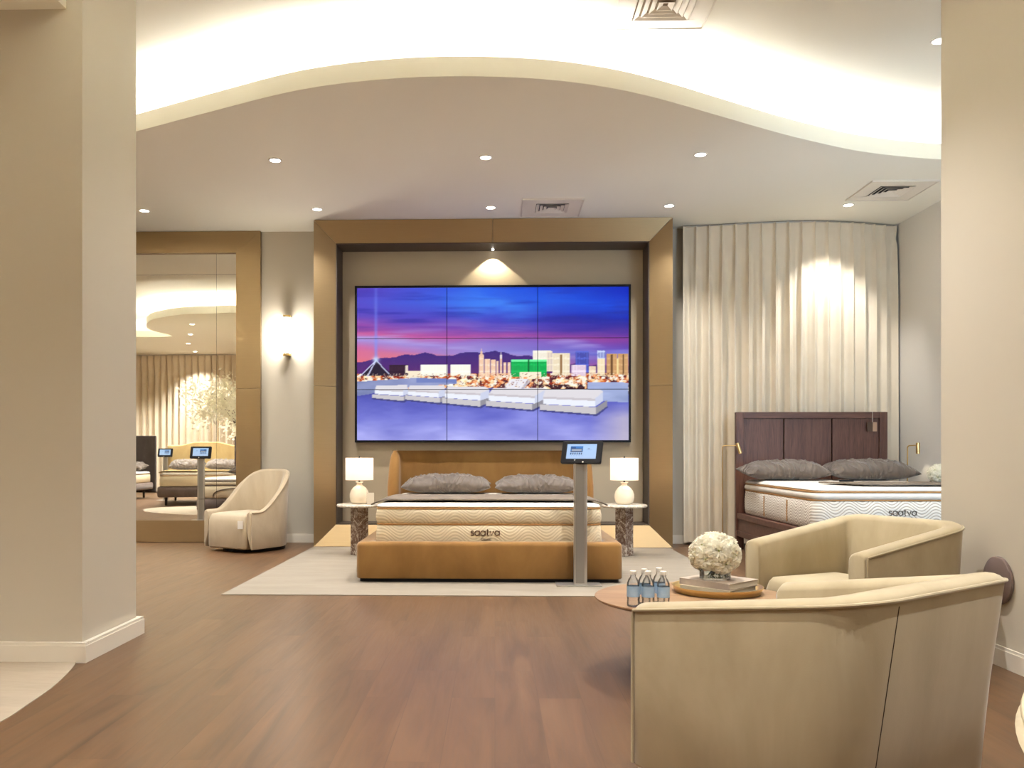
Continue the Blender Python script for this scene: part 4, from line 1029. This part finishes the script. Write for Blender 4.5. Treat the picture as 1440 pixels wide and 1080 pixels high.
# ------------------------------------------------------------------ curtains
def curtain(name, label, path, z0, z1, N, seed, amp=.046, res=14, nz=48):
    """pinch-pleated drape along a 2D path; folds grow from the pleats towards the hem"""
    rs = random.Random(seed); L = [0]
    for a, b in zip(path, path[1:]): L.append(L[-1] + math.hypot(b[0] - a[0], b[1] - a[1]))
    tot = L[-1]; X = np.array([p[0] for p in path]); Y = np.array([p[1] for p in path]); L = np.array(L)
    n = N * res; ph = [rs.uniform(-.12, .12) for _ in range(N + 2)]; am = [rs.uniform(.65, 1.25) for _ in range(N + 2)]; sk = [rs.uniform(-.25, .25) for _ in range(N + 2)]
    V = []; F = []
    for i in range(n + 1):
        u = i / n * N; k = int(min(u, N - 1)); f = u - k
        for j in range(nz + 1):
            s = 1 - j / nz; z = z0 + (z1 - z0) * s      # s = 1 at the top
            d = 1 - s; dm = d * (z1 - z0)
            grow = smooth01(dm / .9); pin = math.exp(-((dm - .14) / .06) ** 2)
            # a narrow ridge at every pleat (f=0) and a shallow valley between
            g_ = abs(((f + .5) % 1) - .5); kk = k if f < .5 else k + 1
            ridge = math.exp(-(g_ / (.07 + .11 * grow - .035 * pin)) ** 2)
            fold = am[kk] * amp * (ridge * (.95 + .35 * grow - .45 * pin) - .35 * grow * math.sin(PI * f) ** 2)
            fold += amp * .5 * grow * noise.noise(Vector((u * .9 + seed, s * 1.1, 1.7))) + amp * .28 * grow * math.sin(2 * PI * (2 * f + ph[k] * 2)) * (.5 + .5 * noise.noise(Vector((u * .5, s, seed))))
            sh = (ph[kk] + sk[kk] * d) * .35 * grow * math.cos(PI * g_)
            l = min(max((u + sh) / N, 0), 1) * tot
            x = np.interp(l, L, X); y = np.interp(l, L, Y); e = .02
            tx_ = np.interp(min(l + e, tot), L, X) - np.interp(max(l - e, 0), L, X); ty_ = np.interp(min(l + e, tot), L, Y) - np.interp(max(l - e, 0), L, Y); q = math.hypot(tx_, ty_)
            V.append((x + ty_ / q * fold, y - tx_ / q * fold, z))
    for i in range(n):
        for j in range(nz): F.append((i * (nz + 1) + j, i * (nz + 1) + j + 1, (i + 1) * (nz + 1) + j + 1, (i + 1) * (nz + 1) + j))
    t = thing(name, label, 'curtain', (0, 0, 0)); o = MB().add(V, F).build('drape', M['curtain'], t, smooth=80, recalc=False)
    m = MB(); pp = [(p[0], p[1], z1 + .009) for p in path]; m.tube(pp, .008, 6); m.build('track', M['alu'], t)
    return t
cp = catmull([(2.15, 9.835), (2.7, 9.74), (3.15, 9.67), (3.55, 9.645), (3.95, 9.69), (4.3, 9.78), (4.54, 9.86)], 8)
curtain('curtain', 'floor-length ivory pinch-pleated curtain on a curved track behind the oak bed', cp, .03, ZL - .02, 17, 4)
curtain('curtain', 'long ivory pleated curtain along the far wall, seen only in the mirror', [(-9.9, -2.42), (-9.0, -2.45), (-8.2, -2.35), (-7.2, -2.42), (-6.6, -2.38), (-5.2, -2.42), (-4.0, -2.42)], .03, ZL - .02, 34, 6, .07, 8, 24)

# ------------------------------------------------------------------ furniture seen only in the mirror
def plat_bed(label, x, y, rz, w, l, zb, zt_, leg, matname, hbz, hbmat, camel_top=False, bulge=.03):
    """origin at the middle of the foot, head towards -Y local"""
    t = thing('platform_bed', label, 'bed', (x, y, 0), rz)
    m = MB(); slab(m, w, l, .06, [(zb, bulge), (zb + .02, .008), ((zb + zt_) / 2, -.0), (zt_ - .02, .008), (zt_, bulge)], 6, 0, -l / 2); m.build('bed_base', M[matname], t, smooth=60)
    for sx_ in (-1, 1):
        for yy in (-.16, -l + .2): MB().lathe([(.022, .005), (.03, zb)], 14, (sx_ * (w / 2 - .16), yy, 0)).build('leg', M[leg], t)
    m = MB(); hw_ = w / 2 + .03; n_ = 24; pr = []
    for i in range(n_ + 1):
        a = -1 + 2 * i / n_; pr.append((a * hw_, hbz + (.08 * (1 - smooth01((abs(a) - .25) / .5)) if camel_top else 0)))
    P_ = [(-hw_, .12)] + pr + [(hw_, .12)]
    m.loft([[(a, -l - .10, b) for a, b in P_], [(a, -l - .012, b) for a, b in P_]]); m.build('headboard', M[hbmat], t, smooth=0, bevel=.025, seg=3)
    return t
def mirror_mattress(label, x, y, rz, w, l, z0, tiers, top, pipe, arc=False):
    t = thing('mattress', label, 'mattress', (x, y, 0), rz); za = z0
    for zb in tiers:
        m = MB(); slab(m, w, l, .09, [(za + .003, .01), (za + .015, 0), (zb - .015, 0), (zb - .003, .01)], 6, 0, -l / 2); m.build('side_panel', M['quilt'], t, smooth=60)
        MB().tube([(a, b, zb) for a, b in rrect(w - .01, l - .01, .09, 6, 0, -l / 2)], .008, 6, True).build('piping', M[pipe], t); za = zb
    m = MB(); slab(m, w, l, .09, [(za + .003, .01), ((za + top) / 2, .004), (top - .01, .03), (top, .08)], 6, 0, -l / 2); m.build('pillow_top', M['white_top'], t, smooth=60)
    if arc:
        MB().tube([(.0 + .52 * math.cos(a), .008, z0 + .012 + .155 * math.sin(a) ** .6) for a in [.02 + (PI - .04) * i / 30 for i in range(31)]], .008, 6).build('label_arc', M['brown_piping'], t)
    return t
plat_bed('mauve-grey velvet bed on dark legs, nearest in the mirror', -3.97, 6.45, 0, 1.58, 2.1, .125, .325, 'darkwood', 'greyvelvet', 1.36, 'greyvelvet')
mirror_mattress('thick mattress with dark piping on the mauve-grey bed in the mirror', -3.96, 6.43, 0, 1.50, 2.02, .328, [.53, .60], .655, 'brown_piping', True)
pillow(.72, .46, .2, 21, 'pillow', 'taupe pillow on the mauve-grey bed in the mirror, outer one', (-4.36, 4.72, .658), .1, -.10, group=gpl)
pillow(.72, .46, .2, 22, 'pillow', 'taupe pillow on the mauve-grey bed in the mirror, inner one', (-3.57, 4.70, .658), -.1, -.10, group=gpl)
rzB = -.26
plat_bed('bed with beige arched headboard and grey base, in the middle of the mirror', -5.88, 3.05, rzB, 1.62, 2.12, .17, .38, 'blackmetal', 'greyvelvet', 1.22, 'beige', True)
mirror_mattress('mattress on the beige headboard bed in the mirror', -5.88, 3.03, rzB, 1.54, 2.02, .385, [.60], .68, 'gold_piping')
def onB(a, b): return (-5.88 + math.cos(rzB) * a - math.sin(rzB) * b, 3.05 + math.sin(rzB) * a + math.cos(rzB) * b)
for k, (a, s_, l) in enumerate(((-.38, 31, 'taupe pillow on the beige headboard bed in the mirror, outer one'), (.38, 32, 'taupe pillow on the beige headboard bed in the mirror, inner one'))):
    p_ = onB(a, -1.72); pillow(.76, .48, .24, s_, 'pillow', l, (p_[0], p_[1], .685), rzB, -.15, group=gpl)
throw('foot_throw', 'beige cover over the foot of the bed in the middle of the mirror', -.78, .78, -.62, -.02, .684, .03, [(-.77, -1), (.77, 1)], 5, 'beige').location = (-5.88, 3.03, 0)
bpy.data.objects['foot_throw.002'].rotation_euler = (0, 0, rzB)
plat_bed('bed with tall charcoal headboard at the left edge of the mirror', -8.86, 2.0, 0, 1.62, 2.05, .20, .36, 'blackmetal', 'greyvelvet', 1.46, 'darkvelvet')
mirror_mattress('cream mattress on the charcoal headboard bed in the mirror', -8.86, 1.98, 0, 1.54, 1.98, .363, [.56], .62, 'brown_piping')
pillow(.76, .46, .24, 41, 'pillow', 'taupe pillow on the charcoal headboard bed in the mirror', (-8.5, .28, .625), 0, -.15, group=gpl)
# silvery blossom tree
t = thing('blossom_tree', 'silvery white blossom tree reflected at the right of the mirror', 'tree', (-4.85, 3.75, .005))
rs = random.Random(12); br_ = MB(); tips = []
br_.tube([(0, 0, .35), (.02, .01, .9), (-.03, .0, 1.4), (0, .02, 1.8)], [.035, .03, .026, .02], 10)
for k in range(26):
    a = rs.uniform(0, 6.28); ln = rs.uniform(.35, .85); z0_ = rs.uniform(1.3, 1.85); up_ = rs.uniform(.1, .7)
    e = (math.cos(a) * ln, math.sin(a) * ln, z0_ + up_); mid = (math.cos(a) * ln * .5, math.sin(a) * ln * .5, z0_ + up_ * .75)
    br_.tube([(0, .01, z0_ - .1), mid, e, (e[0] * 1.12, e[1] * 1.12, e[2] - .15)], [.012, .008, .005, .003], 6); tips += [mid, e, (e[0] * 1.1, e[1] * 1.1, e[2] - .12)]
br_.build('trunk', M['bark'], t)
lf = MB()
for k in range(5200):
    c_ = Vector(rs.choice(tips)) + Vector((rs.gauss(0, .13), rs.gauss(0, .13), rs.gauss(0, .12))); d = Vector((rs.gauss(0, 1), rs.gauss(0, 1), rs.gauss(0, .7))).normalized(); s_ = d.orthogonal().normalized(); l_ = rs.uniform(.05, .10); w_ = l_ * .32
    lf.add([c_, c_ + d * l_ * .5 + s_ * w_, c_ + d * l_, c_ + d * l_ * .5 - s_ * w_], [(0, 1, 2, 3)])
o = lf.build('foliage', M['blossom'], t, smooth=0, recalc=False); o['kind'] = 'stuff'
MB().lathe([(.16, 0), (.20, .02), (.23, .40), (.21, .40), (.18, .34), (.001, .34)], 32, cap1=False).build('pot', M['ceramic'], t)

# ------------------------------------------------------------------ camera, world, view
F = 1200.0; yaw = math.radians(1.67)
cam = bpy.data.cameras.new('camera'); co = bpy.data.objects.new('camera', cam); C.objects.link(co)
co.location = (0, 0, 1.05); co.rotation_euler = (PI / 2, 0, yaw)
cam.sensor_fit = 'HORIZONTAL'; cam.sensor_width = 36; cam.lens = 36 * F / 1440; cam.clip_start = .05
cam.shift_x = (720 - (696 - F * math.tan(yaw))) / 1440; cam.shift_y = 97 / 1440
S.camera = co
wd = bpy.data.worlds.new('world'); S.world = wd; wd.use_nodes = True
wd.node_tree.nodes['Background'].inputs[0].default_value = (.55, .72, 1, 1); wd.node_tree.nodes['Background'].inputs[1].default_value = .4
S.view_settings.view_transform = 'Standard'; S.view_settings.look = 'None'; S.view_settings.gamma = 1; S.view_settings.exposure = EXPO
S.view_settings.use_curve_mapping = False
S.cycles.max_bounces = 10; S.cycles.diffuse_bounces = 8; S.cycles.glossy_bounces = 5; S.cycles.transmission_bounces = 10; S.cycles.transparent_max_bounces = 8
S.cycles.sample_clamp_indirect = 8.0; S.cycles.caustics_reflective = False; S.cycles.caustics_refractive = False
S.cycles.use_denoising = True
